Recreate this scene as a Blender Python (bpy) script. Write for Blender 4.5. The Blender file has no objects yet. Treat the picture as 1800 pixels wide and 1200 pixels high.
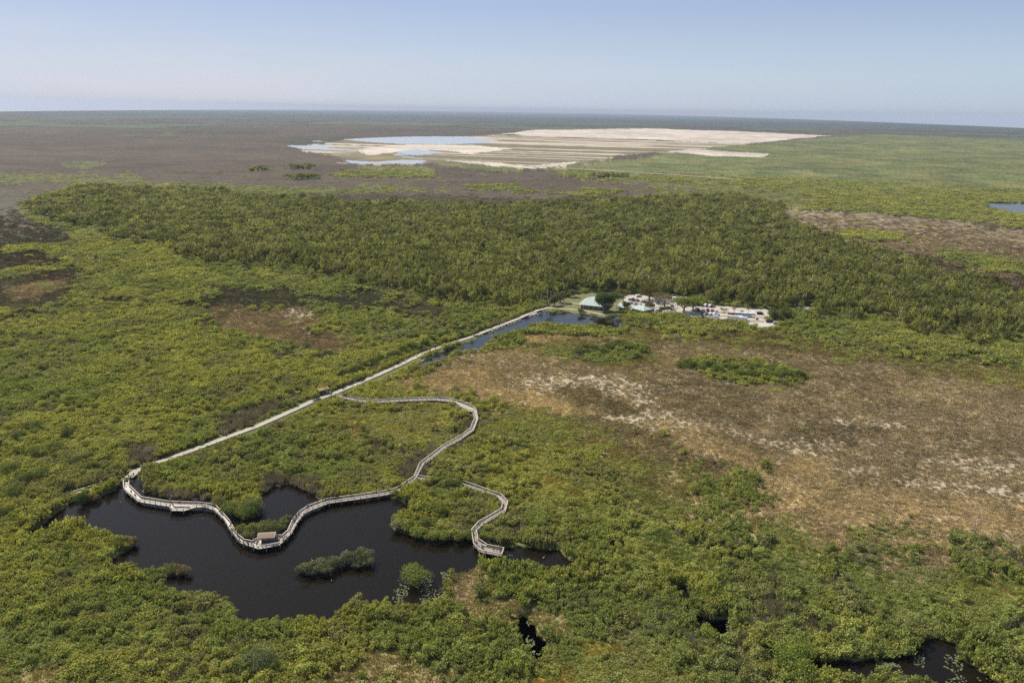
import bpy, bmesh, math, random
import numpy as np
from mathutils import Vector, Matrix
random.seed(7); RNG = np.random.default_rng(7)
SC = bpy.context.scene
HAZE = 3.6e-5; EXPO = 0.7; SKYS = 0.085; SKYK = SKYS*2**EXPO
C = SC.collection
# ------------------------------------------------------------------ camera
H = 150.0; F = 1400.0                       # metres above the marsh, focal length in photo pixels
PITCH = math.atan((600-193.5)/F); ROLL = math.atan(28.5/1740)
fwd = Vector((0, math.cos(PITCH), -math.sin(PITCH)))
U0 = Vector((0, math.sin(PITCH), math.cos(PITCH))); X0 = Vector((1, 0, 0))
RGT = X0*math.cos(ROLL)+U0*math.sin(ROLL); UPV = U0*math.cos(ROLL)-X0*math.sin(ROLL)
cam = bpy.data.cameras.new('camera'); camo = bpy.data.objects.new('camera', cam); C.objects.link(camo)
cam.sensor_width = 36.0; cam.lens = F/1800*36; cam.clip_start = 1.0; cam.clip_end = 300000.0
M = Matrix((RGT, UPV, -fwd)).transposed().to_4x4(); M.translation = Vector((0, 0, H)); camo.matrix_world = M
SC.camera = camo
# ------------------------------------------------------------------ sky, sun, exposure
SUN_AZ = math.radians(-45); SUN_EL = math.radians(48)
w = bpy.data.worlds.new('World'); SC.world = w; w.use_nodes = True
nt = w.node_tree; nd = nt.nodes; lk = nt.links; nd.clear()
sky = nd.new('ShaderNodeTexSky'); sky.sky_type = 'NISHITA'; sky.sun_disc = False
sky.sun_elevation = SUN_EL; sky.sun_rotation = SUN_AZ; sky.altitude = 100
sky.air_density = 1.0; sky.dust_density = 1.2; sky.ozone_density = 2.0
bg = nd.new('ShaderNodeBackground'); bg.inputs[1].default_value = SKYS
wo = nd.new('ShaderNodeOutputWorld')
geo = nd.new('ShaderNodeTexCoord')
mp = nd.new('ShaderNodeMapping'); mp.inputs['Scale'].default_value = (1.6, 1.6, 16)
mp.inputs['Rotation'].default_value = (0, 0.05, 0)
nz = nd.new('ShaderNodeTexNoise'); nz.inputs['Scale'].default_value = 1.7; nz.inputs['Detail'].default_value = 6
nz.inputs['Roughness'].default_value = 0.6; nz.inputs['Distortion'].default_value = 0.5
lk.new(geo.outputs['Generated'], mp.inputs[0]); lk.new(mp.outputs[0], nz.inputs[0])
rp = nd.new('ShaderNodeMapRange'); rp.inputs[1].default_value = 0.48; rp.inputs[2].default_value = 0.78
lk.new(nz.outputs[0], rp.inputs[0])
sx = nd.new('ShaderNodeSeparateXYZ'); lk.new(geo.outputs['Generated'], sx.inputs[0])
el = nd.new('ShaderNodeMapRange'); el.inputs[1].default_value = 0.10; el.inputs[2].default_value = 0.035   # thin cloud only low in the sky
lk.new(sx.outputs[2], el.inputs[0])
azr = nd.new('ShaderNodeMapRange'); azr.inputs[1].default_value = 0.15; azr.inputs[2].default_value = -0.45; lk.new(sx.outputs[0], azr.inputs[0])
m1 = nd.new('ShaderNodeMath'); m1.operation = 'MULTIPLY'; lk.new(rp.outputs[0], m1.inputs[0]); lk.new(el.outputs[0], m1.inputs[1])
m2 = nd.new('ShaderNodeMath'); m2.operation = 'MULTIPLY'; lk.new(m1.outputs[0], m2.inputs[0]); lk.new(azr.outputs[0], m2.inputs[1])
m3 = nd.new('ShaderNodeMath'); m3.operation = 'MULTIPLY'; lk.new(m2.outputs[0], m3.inputs[0]); m3.inputs[1].default_value = 0.9
mx = nd.new('ShaderNodeMixRGB'); mx.inputs[2].default_value = (0.74/SKYK, 0.72/SKYK, 0.79/SKYK, 1)
# hazy lower sky, brighter towards the sun
def rgbmix(fac, c1, c2):
    q = nd.new('ShaderNodeMixRGB'); 
    if hasattr(fac, 'links'): lk.new(fac, q.inputs[0])
    else: q.inputs[0].default_value = fac
    for i, c in ((1, c1), (2, c2)):
        if hasattr(c, 'links'): lk.new(c, q.inputs[i])
        else: q.inputs[i].default_value = (*[v/SKYK for v in c], 1)
    return q.outputs[0]
def rng(sock, a0, a1):
    q = nd.new('ShaderNodeMapRange'); q.inputs[1].default_value = a0; q.inputs[2].default_value = a1; lk.new(sock, q.inputs[0]); return q.outputs[0]
side = rng(sx.outputs[0], -0.5, 0.55)
low = rgbmix(side, (0.67, 0.695, 0.77), (0.51, 0.595, 0.70)); mid = rgbmix(side, (0.64, 0.71, 0.81), (0.53, 0.65, 0.75)); top = rgbmix(side, (0.46, 0.575, 0.81), (0.365, 0.485, 0.685))
g1 = rgbmix(rng(sx.outputs[2], 0.0, 0.065), low, mid); g2 = rgbmix(rng(sx.outputs[2], 0.04, 0.118), g1, top)
nis = rgbmix(rng(sx.outputs[2], 0.12, 0.5), g2, sky.outputs[0])
lk.new(m3.outputs[0], mx.inputs[0]); lk.new(nis, mx.inputs[1]); lk.new(mx.outputs[0], bg.inputs[0]); lk.new(bg.outputs[0], wo.inputs[0])
sun = bpy.data.lights.new('sun', 'SUN'); sun.energy = 3.6; sun.angle = math.radians(0.5); sun.color = (1.0, 0.95, 0.87)
suno = bpy.data.objects.new('sun', sun); C.objects.link(suno)
sd = Vector((math.sin(SUN_AZ)*math.cos(SUN_EL), math.cos(SUN_AZ)*math.cos(SUN_EL), math.sin(SUN_EL)))
suno.rotation_euler = sd.to_track_quat('Z', 'Y').to_euler(); suno.location = (0, 0, 400)
SC.view_settings.view_transform = 'Standard'; SC.view_settings.look = 'None'; SC.view_settings.exposure = EXPO; SC.view_settings.gamma = 1
SC.cycles.max_bounces = 6; SC.cycles.diffuse_bounces = 2; SC.cycles.glossy_bounces = 2; SC.cycles.transmission_bounces = 3
SC.cycles.volume_bounces = 0; SC.cycles.transparent_max_bounces = 4; SC.cycles.use_denoising = False
SC.cycles.caustics_reflective = False; SC.cycles.caustics_refractive = False

# ------------------------------------------------------------------ helpers
def P(px, py, z=0.0):
    d = fwd*F + RGT*(px-900) + UPV*(600-py)
    t = (z-H)/d.z
    return Vector((d.x*t, d.y*t, z))
def Pxy(pts, z=0.0):
    return np.array([P(a, b, z).xy[:] for a, b in pts])
def tag(o, label=None, cat=None, group=None, kind=None):
    if label: o['label'] = label
    if cat: o['category'] = cat
    if group: o['group'] = group
    if kind: o['kind'] = kind
    return o
def link(name, me, mat=None, parent=None):
    o = bpy.data.objects.new(name, me); C.objects.link(o)
    if mat and me and not me.materials: me.materials.append(mat)
    if parent: o.parent = parent
    return o
def empty(name, loc=(0, 0, 0), rz=0.0, s=1.0):
    o = bpy.data.objects.new(name, None); C.objects.link(o); o.location = loc; o.rotation_euler = (0, 0, rz)
    o.empty_display_size = 0.5; o.scale = (s, s, s)
    return o
class MB:
    """collects faces for one mesh"""
    def __init__(s): s.v = []; s.f = []
    def add(s, vs, fs):
        n = len(s.v); s.v += [tuple(v) for v in vs]; s.f += [tuple(i+n for i in f) for f in fs]; return s
    def box(s, c, d, rz=0.0, taper=(1, 1)):
        cx, cy, cz = c; a, b, h = d[0]/2, d[1]/2, d[2]/2; co, si = math.cos(rz), math.sin(rz); vs = []
        for z, tx, ty in ((-h, 1, 1), (h, taper[0], taper[1])):
            for x, y in ((-a, -b), (a, -b), (a, b), (-a, b)):
                x *= tx; y *= ty; vs.append((cx+x*co-y*si, cy+x*si+y*co, cz+z))
        return s.add(vs, [(0, 3, 2, 1), (4, 5, 6, 7), (0, 1, 5, 4), (1, 2, 6, 5), (2, 3, 7, 6), (3, 0, 4, 7)])
    def tube(s, pts, rs, n=8):
        vs = []; fs = []; pts = [Vector(p) for p in pts]
        for i, p in enumerate(pts):
            d = (pts[min(i+1, len(pts)-1)]-pts[max(i-1, 0)]).normalized()
            a = d.orthogonal().normalized(); b = d.cross(a); r = rs[i] if hasattr(rs, '__len__') else rs
            for k in range(n):
                t = 2*math.pi*k/n; vs.append(p+a*r*math.cos(t)+b*r*math.sin(t))
        for i in range(len(pts)-1):
            for k in range(n):
                fs.append((i*n+k, i*n+(k+1) % n, (i+1)*n+(k+1) % n, (i+1)*n+k))
        fs.append(tuple(range(n-1, -1, -1))); fs.append(tuple((len(pts)-1)*n+k for k in range(n)))
        return s.add(vs, fs)
    def sweep(s, poly, w, z0, z1, off=0.0):
        """a bar of rectangular section along a plan polyline"""
        p = [Vector((q[0], q[1])) for q in poly]; vs = []; fs = []; n = len(p)
        for i in range(n):
            d0 = (p[i]-p[i-1]).normalized() if i else (p[1]-p[0]).normalized()
            d1 = (p[i+1]-p[i]).normalized() if i < n-1 else d0
            t = (d0+d1); t = t.normalized() if t.length > 1e-6 else d0
            nn = Vector((-t.y, t.x)); k = 1/max(0.5, nn.dot(Vector((-d0.y, d0.x))))
            for sgn in (-1, 1):
                q = p[i]+nn*k*(off+sgn*w/2)
                vs += [(q.x, q.y, z0), (q.x, q.y, z1)]
        for i in range(n-1):
            a = i*4; b = a+4
            fs += [(a, b, b+1, a+1), (a+2, a+3, b+3, b+2), (a+1, b+1, b+3, a+3), (a, a+2, b+2, b)]
        fs += [(0, 1, 3, 2), ((n-1)*4, (n-1)*4+2, (n-1)*4+3, (n-1)*4+1)]
        return s.add(vs, fs)
    def mesh(s, name='m', smooth=False):
        me = bpy.data.meshes.new(name); me.from_pydata(s.v, [], s.f); me.update()
        if smooth:
            for p in me.polygons: p.use_smooth = True
        return me
    def build(s, name, mat, parent=None, smooth=False):
        return link(name, s.mesh(name, smooth), mat, parent)
def resample(poly, step):
    p = [Vector((a[0], a[1])) for a in poly]; out = []; dirs = []; acc = 0.0
    for i in range(len(p)-1):
        L = (p[i+1]-p[i]).length; d = (p[i+1]-p[i])/max(L, 1e-9)
        while acc <= L:
            out.append(p[i]+d*acc); dirs.append(d); acc += step
        acc -= L
    return out, dirs
# ---- materials
def mat(name, col, rough=0.85, noise=0.0, nscale=4.0, metal=0.0, col2=None, bump=0.0, spec=0.3, coords='Object'):
    m = bpy.data.materials.new(name); m.use_nodes = True; t = m.node_tree; b = t.nodes['Principled BSDF']
    b.inputs['Roughness'].default_value = rough; b.inputs['Metallic'].default_value = metal
    b.inputs['Specular IOR Level'].default_value = spec
    b.inputs['Base Color'].default_value = (*col, 1)
    if noise or col2 or bump:
        tc = t.nodes.new('ShaderNodeTexCoord'); n = t.nodes.new('ShaderNodeTexNoise'); n.inputs['Scale'].default_value = nscale
        n.inputs['Detail'].default_value = 5; t.links.new(tc.outputs[coords], n.inputs[0])
        r = t.nodes.new('ShaderNodeValToRGB'); r.color_ramp.elements[0].position = 0.3; r.color_ramp.elements[1].position = 0.7
        c2 = col2 or tuple(c*(1-noise) for c in col)
        r.color_ramp.elements[0].color = (*c2, 1); r.color_ramp.elements[1].color = (*[min(1, c*(1+noise*0.5)) for c in col], 1)
        t.links.new(n.outputs[0], r.inputs[0]); t.links.new(r.outputs[0], b.inputs['Base Color'])
        if bump:
            bp = t.nodes.new('ShaderNodeBump'); bp.inputs['Strength'].default_value = bump; bp.inputs['Distance'].default_value = 0.1
            t.links.new(n.outputs[0], bp.inputs['Height']); t.links.new(bp.outputs[0], b.inputs['Normal'])
    return m
def leaf_mat(name, transl=0.35):
    """leaf colour comes from the plant's own 'tint', varied leaf by leaf"""
    m = bpy.data.materials.new(name); m.use_nodes = True; t = m.node_tree; t.nodes.clear()
    a = t.nodes.new('ShaderNodeAttribute'); a.attribute_type = 'INSTANCER'; a.attribute_name = 'tint'
    v = t.nodes.new('ShaderNodeAttribute'); v.attribute_name = 'leaf'
    mu = t.nodes.new('ShaderNodeMixRGB'); mu.blend_type = 'MULTIPLY'; mu.inputs[0].default_value = 1
    t.links.new(a.outputs['Color'], mu.inputs[1]); t.links.new(v.outputs['Color'], mu.inputs[2])
    d = t.nodes.new('ShaderNodeBsdfDiffuse'); tr = t.nodes.new('ShaderNodeBsdfTranslucent')
    mu2 = t.nodes.new('ShaderNodeMixRGB'); mu2.blend_type = 'MULTIPLY'; mu2.inputs[0].default_value = 1; mu2.inputs[2].default_value = (1.25, 1.2, 0.55, 1)
    t.links.new(mu.outputs[0], mu2.inputs[1])
    t.links.new(mu.outputs[0], d.inputs[0]); t.links.new(mu2.outputs[0], tr.inputs[0])
    s = t.nodes.new('ShaderNodeMixShader'); s.inputs[0].default_value = transl
    t.links.new(d.outputs[0], s.inputs[1]); t.links.new(tr.outputs[0], s.inputs[2])
    o = t.nodes.new('ShaderNodeOutputMaterial'); t.links.new(s.outputs[0], o.inputs[0])
    return m
LEAF = leaf_mat('leaves'); GRASSM = leaf_mat('grass_blades', 0.25)
WOOD = mat('weathered_wood', (0.53, 0.47, 0.38), 0.9, 0.22, 1.2)
WOODD = mat('deck_boards', (0.62, 0.54, 0.435), 0.9, 0.18, 0.8)
WOODB = mat('brown_deck_boards', (0.30, 0.245, 0.20), 0.9, 0.2, 0.8)
POST = mat('dark_post', (0.17, 0.135, 0.11), 0.9, 0.3, 2.0)
PILE = mat('pile_wood', (0.33, 0.29, 0.25), 0.9, 0.3, 2.0)
SHINGLE = mat('brown_shingles', (0.27, 0.20, 0.135), 0.95, 0.35, 6.0)
TANROOF = mat('tan_roof', (0.46, 0.27, 0.15), 0.9, 0.25, 4.0)
GREENROOF = mat('green_metal_roof', (0.46, 0.52, 0.455), 0.5, 0.08, 0.5)
WALLM = mat('masonry_wall', (0.34, 0.24, 0.19), 0.9, 0.3, 3.0)
STUCCO = mat('stucco', (0.55, 0.50, 0.42), 0.9, 0.1, 2.0)
GLASS = mat('window_glass', (0.02, 0.025, 0.03), 0.08, spec=0.6)
PATHM = mat('path_concrete', (0.43, 0.38, 0.295), 0.95, 0.16, 0.35, bump=0.2)
LOTM = mat('lot_gravel', (0.47, 0.41, 0.34), 0.95, 0.18, 0.12)
LAWNM = mat('lawn_grass', (0.165, 0.16, 0.055), 0.95, 0.3, 0.4)
BARK = mat('bark', (0.20, 0.17, 0.14), 0.95, 0.3, 3.0)
PALMT = mat('palm_trunk', (0.50, 0.47, 0.42), 0.9, 0.15, 2.0)
ROCK = mat('limestone', (0.52, 0.48, 0.40), 0.95, 0.3, 2.0)
TYRE = mat('tyre_rubber', (0.02, 0.02, 0.02), 0.8); METAL = mat('steel', (0.5, 0.5, 0.5), 0.4, metal=0.7)
# ---- noise on arrays
def _hash(ix, iy, seed):
    h = (ix.astype(np.int64)*374761393 + iy.astype(np.int64)*668265263 + seed*974634777) & 0x7fffffff
    h = ((h ^ (h >> 13))*1274126177) & 0x7fffffff
    h = ((h ^ (h >> 16))*2246822519) & 0x7fffffff
    return (h & 0xffffff)/float(0xffffff)
def vn(x, y, seed=0):
    xi = np.floor(x); yi = np.floor(y); fx = x-xi; fy = y-yi
    fx = fx*fx*(3-2*fx); fy = fy*fy*(3-2*fy)
    a = _hash(xi, yi, seed); b = _hash(xi+1, yi, seed); c = _hash(xi, yi+1, seed); d = _hash(xi+1, yi+1, seed)
    return (a*(1-fx)+b*fx)*(1-fy)+(c*(1-fx)+d*fx)*fy
def fbm(x, y, seed=0, o=4):
    s = 0; a = 0.5; t = 0
    for k in range(o):
        s = s+a*vn(x*2**k+k*17.3, y*2**k-k*9.1, seed+k); t += a; a *= 0.5
    return s/t
def sdist(poly, x, y):
    """signed distance to a plan polygon, positive inside; far-away points skipped"""
    poly = np.asarray(poly); n = len(poly); out = np.full(x.shape, -1e9)
    mn = poly.min(0); mxx = poly.max(0); pad = 0.15*max(mxx-mn)+30
    k = np.where((x > mn[0]-pad) & (x < mxx[0]+pad) & (y > mn[1]-pad) & (y < mxx[1]+pad))[0]
    if len(k) == 0: return out
    X = x[k]; Y = y[k]; d2 = np.full(X.shape, 1e18); ins = np.zeros(X.shape, bool)
    for i in range(n):
        ax, ay = poly[i]; bx, by = poly[(i+1) % n]; ex, ey = bx-ax, by-ay
        t = np.clip(((X-ax)*ex+(Y-ay)*ey)/(ex*ex+ey*ey+1e-12), 0, 1)
        d2 = np.minimum(d2, (X-ax-t*ex)**2+(Y-ay-t*ey)**2)
        c = ((ay > Y) != (by > Y)) & (X < (bx-ax)*(Y-ay)/((by-ay) if by != ay else 1e-12)+ax)
        ins ^= c
    out[k] = np.where(ins, 1, -1)*np.sqrt(d2)
    return out
def pdist(line, x, y):
    """distance to a plan polyline"""
    line = np.asarray(line); d2 = np.full(x.shape, 1e18)
    for i in range(len(line)-1):
        ax, ay = line[i]; bx, by = line[i+1]; ex, ey = bx-ax, by-ay
        t = np.clip(((x-ax)*ex+(y-ay)*ey)/(ex*ex+ey*ey+1e-12), 0, 1)
        d2 = np.minimum(d2, (x-ax-t*ex)**2+(y-ay-t*ey)**2)
    return np.sqrt(d2)
def sstep(a, b, v):
    t = np.clip((v-a)/(b-a), 0, 1); return t*t*(3-2*t)

# ================================================================== THE LAY OF THE LAND
# cover classes: ground colour, canopy colour, plant kind, plant size, spacing factor
CL = dict(marsh=0, shrub=1, forest=2, brown=3, tan=4, gold=5, dark=6, lime=7, sedge=8, dead=9, lawn=11, bare=12, streak=13, olive=14, thin=15, brownm=10, umber=16)
GC = np.zeros((17, 3)); KIND = np.zeros(17, int)       # kind: 0 none 1 shrub 2 forest 3 grass 4 dead shrub
def setc(name, gc, kind): GC[CL[name]] = gc; KIND[CL[name]] = kind
setc('marsh', (0.112, 0.082, 0.052), 3); setc('shrub', (0.125, 0.132, 0.045), 1); setc('forest', (0.085, 0.10, 0.036), 2)
setc('brown', (0.335, 0.265, 0.165), 3); setc('tan', (0.37, 0.30, 0.20), 3); setc('gold', (0.395, 0.31, 0.185), 3)
setc('dark', (0.115, 0.105, 0.065), 3); setc('lime', (0.52, 0.44, 0.345), 0); setc('sedge', (0.25, 0.245, 0.07), 3)
setc('dead', (0.10, 0.085, 0.072), 4); setc('lawn', (0.15, 0.16, 0.045), 0); setc('bare', (0.16, 0.14, 0.09), 0)
setc('streak', (0.30, 0.25, 0.17), 0); setc('olive', (0.265, 0.22, 0.095), 3); setc('thin', (0.14, 0.135, 0.06), 3)
setc('brownm', (0.27, 0.205, 0.13), 3); setc('umber', (0.25, 0.200, 0.115), 3)
LAYERS = [  # class, softness (m), outline in photo pixels put back on the ground
 ('shrub', 90, [(960,300),(990,290),(1090,277),(1180,268),(1240,257),(1330,252),(1450,240),(1560,237),(1800,247),(2600,280),(2600,560),(1800,402),(1640,388),(1500,375),(1380,368),(1300,352),(1180,330),(1050,312)]),
 ('thin', 60, [(1100,318),(1300,322),(1400,335),(1420,352),(1380,366),(1300,352),(1180,338)]),
 ('shrub', 10, [(28,362),(60,346),(110,332),(160,322),(220,332),(330,328),(480,343),(620,352),(800,358),(1000,352),(1180,342),(1290,345),(1380,368),(1385,385),(1420,405),(1520,440),(1620,470),(1720,497),(1800,515),(2600,800),(2600,2600),(-1400,2600),(-1400,700),(0,566),(60,556),(40,545),(80,530),(125,500),(130,475),(60,440),(125,430),(110,408),(45,385)]),
 ('forest', 26, [(40,368),(150,332),(330,337),(560,356),(900,358),(1290,348),(1375,370),(1400,400),(1520,440),(1620,470),(1720,500),(1800,525),(2200,640),(1900,610),(1700,585),(1560,560),(1470,550),(1400,546),(1370,541),(1300,536),(1180,520),(1080,512),(990,518),(900,535),(820,535),(760,520),(660,498),(520,478),(400,462),(250,425),(150,400),(90,383)]),
 ('dark', 40, [(-1400,330),(60,336),(28,362),(40,387),(110,408),(125,430),(60,440),(130,472),(122,500),(80,530),(40,545),(60,556),(0,566),(-1400,700)]),
 ('shrub', 6, [(15,436),(60,432),(110,428),(180,432),(150,442),(60,444),(0,447)]), ('shrub', 6, [(-300,490),(0,478),(40,468),(120,463),(160,466),(60,482),(0,492)]),
 ('brownm', 6, [(12,508),(60,496),(125,488),(118,505),(80,528),(20,528)]), ('shrub', 6, [(-200,552),(0,546),(30,550),(10,562),(-200,580)]),
 ('dark', 25, [(335,532),(420,500),(520,508),(640,520),(790,548),(740,556),(640,548),(520,540),(440,560),(380,575)]),
 ('brownm', 8, [(352,545),(400,535),(470,545),(545,541),(565,556),(540,578),(620,594),(645,606),(585,624),(500,612),(440,596),(385,572)]),
 ('tan', 9, [(505,548),(545,543),(560,552),(525,564),(512,558)]), ('dark', 10, [(470,612),(540,615),(600,620),(580,640),(500,635)]),
 ('dark', 14, [(60,515),(110,508),(140,505),(120,540),(70,545)]), ('dark', 9, [(160,530),(230,525),(250,532),(200,540)]),
 ('brownm', 45, [(1375,371),(1460,372),(1640,386),(1800,405),(2600,500),(2600,760),(1800,503),(1740,492),(1640,467),(1560,447),(1440,412),(1388,388)]),
 ('shrub', 14, [(1470,402),(1530,408),(1580,414),(1592,425),(1540,424),(1480,412)]), ('shrub', 16, [(1630,448),(1680,442),(1760,452),(1850,470),(1850,500),(1760,480),(1690,466)]),
 ('brown', 14, [(640,686),(672,666),(700,660),(765,638),(845,612),(900,606),(912,588),(960,580),(1080,586),(1160,588),(1250,592),(1350,603),(1480,618),(1600,636),(1700,650),(1800,665),(2600,860),(2600,1300),(1860,985),(1760,970),(1650,955),(1560,955),(1450,955),(1350,958),(1280,945),(1235,905),(1290,870),(1290,835),(1210,800),(1100,765),(1000,738),(920,722),(850,706),(800,696),(740,694),(640,698)]),
 ('olive', 14, [(880,700),(960,715),(1060,735),(1180,770),(1290,815),(1305,860),(1270,905),(1300,960),(1200,960),(1140,900),(1090,830),(960,770),(870,730)]),
 ('umber', 16, [(900,712),(1080,735),(1180,765),(1290,805),(1300,850),(1250,840),(1150,790),(1060,750)]),
 ('olive', 14, [(1250,905),(1400,895),(1560,925),(1800,955),(2400,1050),(2400,1110),(1800,985),(1600,975),(1400,965),(1280,960)]),
 ('tan', 7, [(880,676),(940,658),(1000,655),(1100,664),(1240,684),(1228,692),(1130,698),(1160,722),(1250,745),(1262,772),(1170,757),(1100,742),(1040,718),(1000,706),(940,690)]),
 ('gold', 8, [(760,655),(850,650),(900,685),(990,692),(1060,722),(1000,728),(930,712),(820,690),(720,688),(640,690),(700,672)]),
 ('umber', 8, [(972,676),(1030,686),(1085,702),(1110,722),(1060,722),(1000,702)]),
 ('tan', 7, [(1285,765),(1330,762),(1400,768),(1465,768),(1480,800),(1400,802),(1330,785)]),
 ('gold', 9, [(1160,745),(1250,760),(1300,785),(1400,803),(1500,832),(1650,862),(1800,882),(2200,980),(2200,1030),(1760,945),(1640,925),(1560,930),(1440,920),(1345,905),(1305,865),(1295,815),(1220,785)]),
 ('tan', 6, [(1455,802),(1520,822),(1600,838),(1700,850),(1800,862),(2300,940),(2300,962),(1800,880),(1650,864),(1540,848),(1460,824)]),
 ('tan', 6, [(1430,742),(1460,732),(1490,738),(1590,740),(1580,752),(1500,750)]), ('tan', 5, [(1560,832),(1640,800),(1760,806),(1880,830),(1800,842),(1660,828)]),
 ('tan', 6, [(1240,918),(1290,914),(1345,945),(1335,962),(1285,945)]), ('tan', 4, [(1680,935),(1720,935),(1740,968),(1700,972)]),
 ('gold', 5, [(900,592),(960,586),(1045,590),(1050,603),(930,612)]),
 ('olive', 7, [(930,604),(1010,600),(1140,604),(1180,640),(1100,645),(1000,636),(940,620)]),
 ('shrub', 3, [(1000,628),(1040,608),(1080,600),(1122,604),(1137,620),(1110,634),(1050,637)]),
 ('shrub', 3, [(1186,634),(1260,632),(1340,640),(1418,662),(1400,673),(1310,677),(1260,664),(1200,648)]),
 ('shrub', 3, [(848,608),(865,594),(900,583),(914,600),(897,614),(855,617)]),
 ('shrub', 4, [(915,580),(960,572),(1030,576),(1090,578),(1130,586),(1080,592),(1000,588),(930,588)]),
 ('olive', 18, [(1120,580),(1300,584),(1500,612),(1800,655),(2300,760),(2300,790),(1800,680),(1500,632),(1300,602),(1120,596)]),
 ('sedge', 22, [(900,745),(960,765),(1030,840),(1120,905),(1250,958),(1450,965),(1640,980),(1800,1000),(2200,1100),(2200,1180),(1800,1090),(1560,1060),(1330,1010),(1080,960),(960,900),(900,820),(860,760)]),
 ('sedge', 10, [(540,705),(640,712),(760,705),(800,720),(800,740),(760,770),(640,770),(560,760),(480,770),(470,740)]),
 ('gold', 26, [(1500,935),(1800,955),(2150,1010),(2150,1045),(1800,990),(1620,968)]), ('olive', 5, [(778,1004),(850,992),(862,1050),(960,1075),(935,1112),(830,1090),(782,1062)]),
 ('olive', 8, [(520,740),(580,742),(640,760),(600,775),(530,765)]), ('olive', 6, [(610,705),(760,702),(800,712),(760,722),(640,718)]),
 ('dead', 3, [(700,825),(735,795),(755,790),(760,835),(740,840),(715,850)]),
 ('dead', 3, [(240,862),(255,866),(330,868),(380,882),(350,888),(300,882),(250,874)]),
 ('dead', 4, [(440,850),(470,835),(560,845),(560,870),(520,858),(470,862)]),
 ('dead', 5, [(370,745),(430,722),(520,695),(540,700),(450,740),(390,765)]),
 ('dead', 5, [(230,800),(280,780),(300,795),(250,812)]),
 ('gold', 2.5, [(1020,1002),(1055,995),(1055,1015),(1025,1015)]), ('gold', 3, [(790,1020),(830,1010),(850,1040),(820,1075),(800,1060)]),
 ('olive', 8, [(560,1160),(760,1140),(840,1180),(800,1260),(560,1260)]), ('olive', 8, [(-100,1160),(100,1180),(160,1230),(-100,1260)]),
 ('sedge', 10, [(960,1100),(1100,1120),(1180,1190),(1100,1260),(900,1230)]), ('olive', 5, [(900,1060),(960,1060),(970,1100),(940,1090)]),
 ('shrub', 40, [(595,306),(640,296),(720,293),(775,301),(775,312),(600,312)]), ('shrub', 30, [(760,286),(850,288),(920,291),(915,303),(800,296)]),
 ('shrub', 30, [(125,289),(175,285),(180,292),(150,297),(125,293)]), ('thin', 60, [(-400,330),(60,320),(200,330),(330,330),(480,345),(480,330),(330,322),(130,306),(-400,306)]),
 ('thin', 60, [(440,332),(700,325),(770,336),(600,345),(440,344)]), ('shrub', 30, [(840,327),(900,324),(905,332),(850,335)]),
 ('dead', 40, [(540,345),(700,342),(900,352),(1100,342),(1145,350),(1000,362),(850,366),(600,358)]), ('shrub', 35, [(930,338),(1050,333),(1110,338),(1040,347)]),
]+[('forest', 14, [(x0, yc), (x0+(x1-x0)*.25, yc-hh), (x1-(x1-x0)*.3, yc-hh*.9), (x1, yc+.1), (x1-(x1-x0)*.2, yc+hh*.8), (x0+(x1-x0)*.2, yc+hh*.8)]) for x0, x1, yc, hh in
   [(276, 315, 240, 1.6), (288, 318, 234.5, .8), (207, 242, 240, 1.0), (109, 130, 242, 1.5), (84, 103, 235, 1.4), (154, 171, 229, .9), (0, 10, 222, .8), (195, 201, 268, .8), (225, 243, 223, .8), (70, 95, 217, .8), (30, 60, 213, .7), (130, 150, 221, .7), (250, 270, 216, .6), (340, 360, 226, .6), (20, 45, 226, .7), (395, 402, 243, .6), (500, 560, 296, 1.6), (515, 566, 314, 2.4), (440, 470, 300, 1.2), (1040, 1100, 312, 1.5)]]+[
 ('streak', 60, [(508,263),(560,250),(640,243),(830,240),(872,236),(950,240),(1100,245),(1312,254),(1240,258),(1180,268),(1090,277),(1000,289),(940,298),(850,290),(780,284),(700,289),(615,287),(600,275),(560,269)]),
 ('lime', 60, [(872,235),(940,229),(1140,226),(1300,231),(1470,239),(1400,245),(1320,253),(1200,248),(1100,244),(950,240)]),
 ('lime', 20, [(1178,267),(1218,263),(1300,268),(1360,271),(1342,277),(1260,275)]),
 ('lime', 25, [(640,262),(720,254),(830,255),(900,262),(830,270),(760,262),(700,266),(650,272)]),
 ('lime', 18, [(790,282),(850,290),(940,297),(1000,289),(1020,284),(930,292),(860,285)]),
 ('olive', 25, [(640,281),(665,274),(700,276),(715,279),(690,281)]),
]
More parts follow.
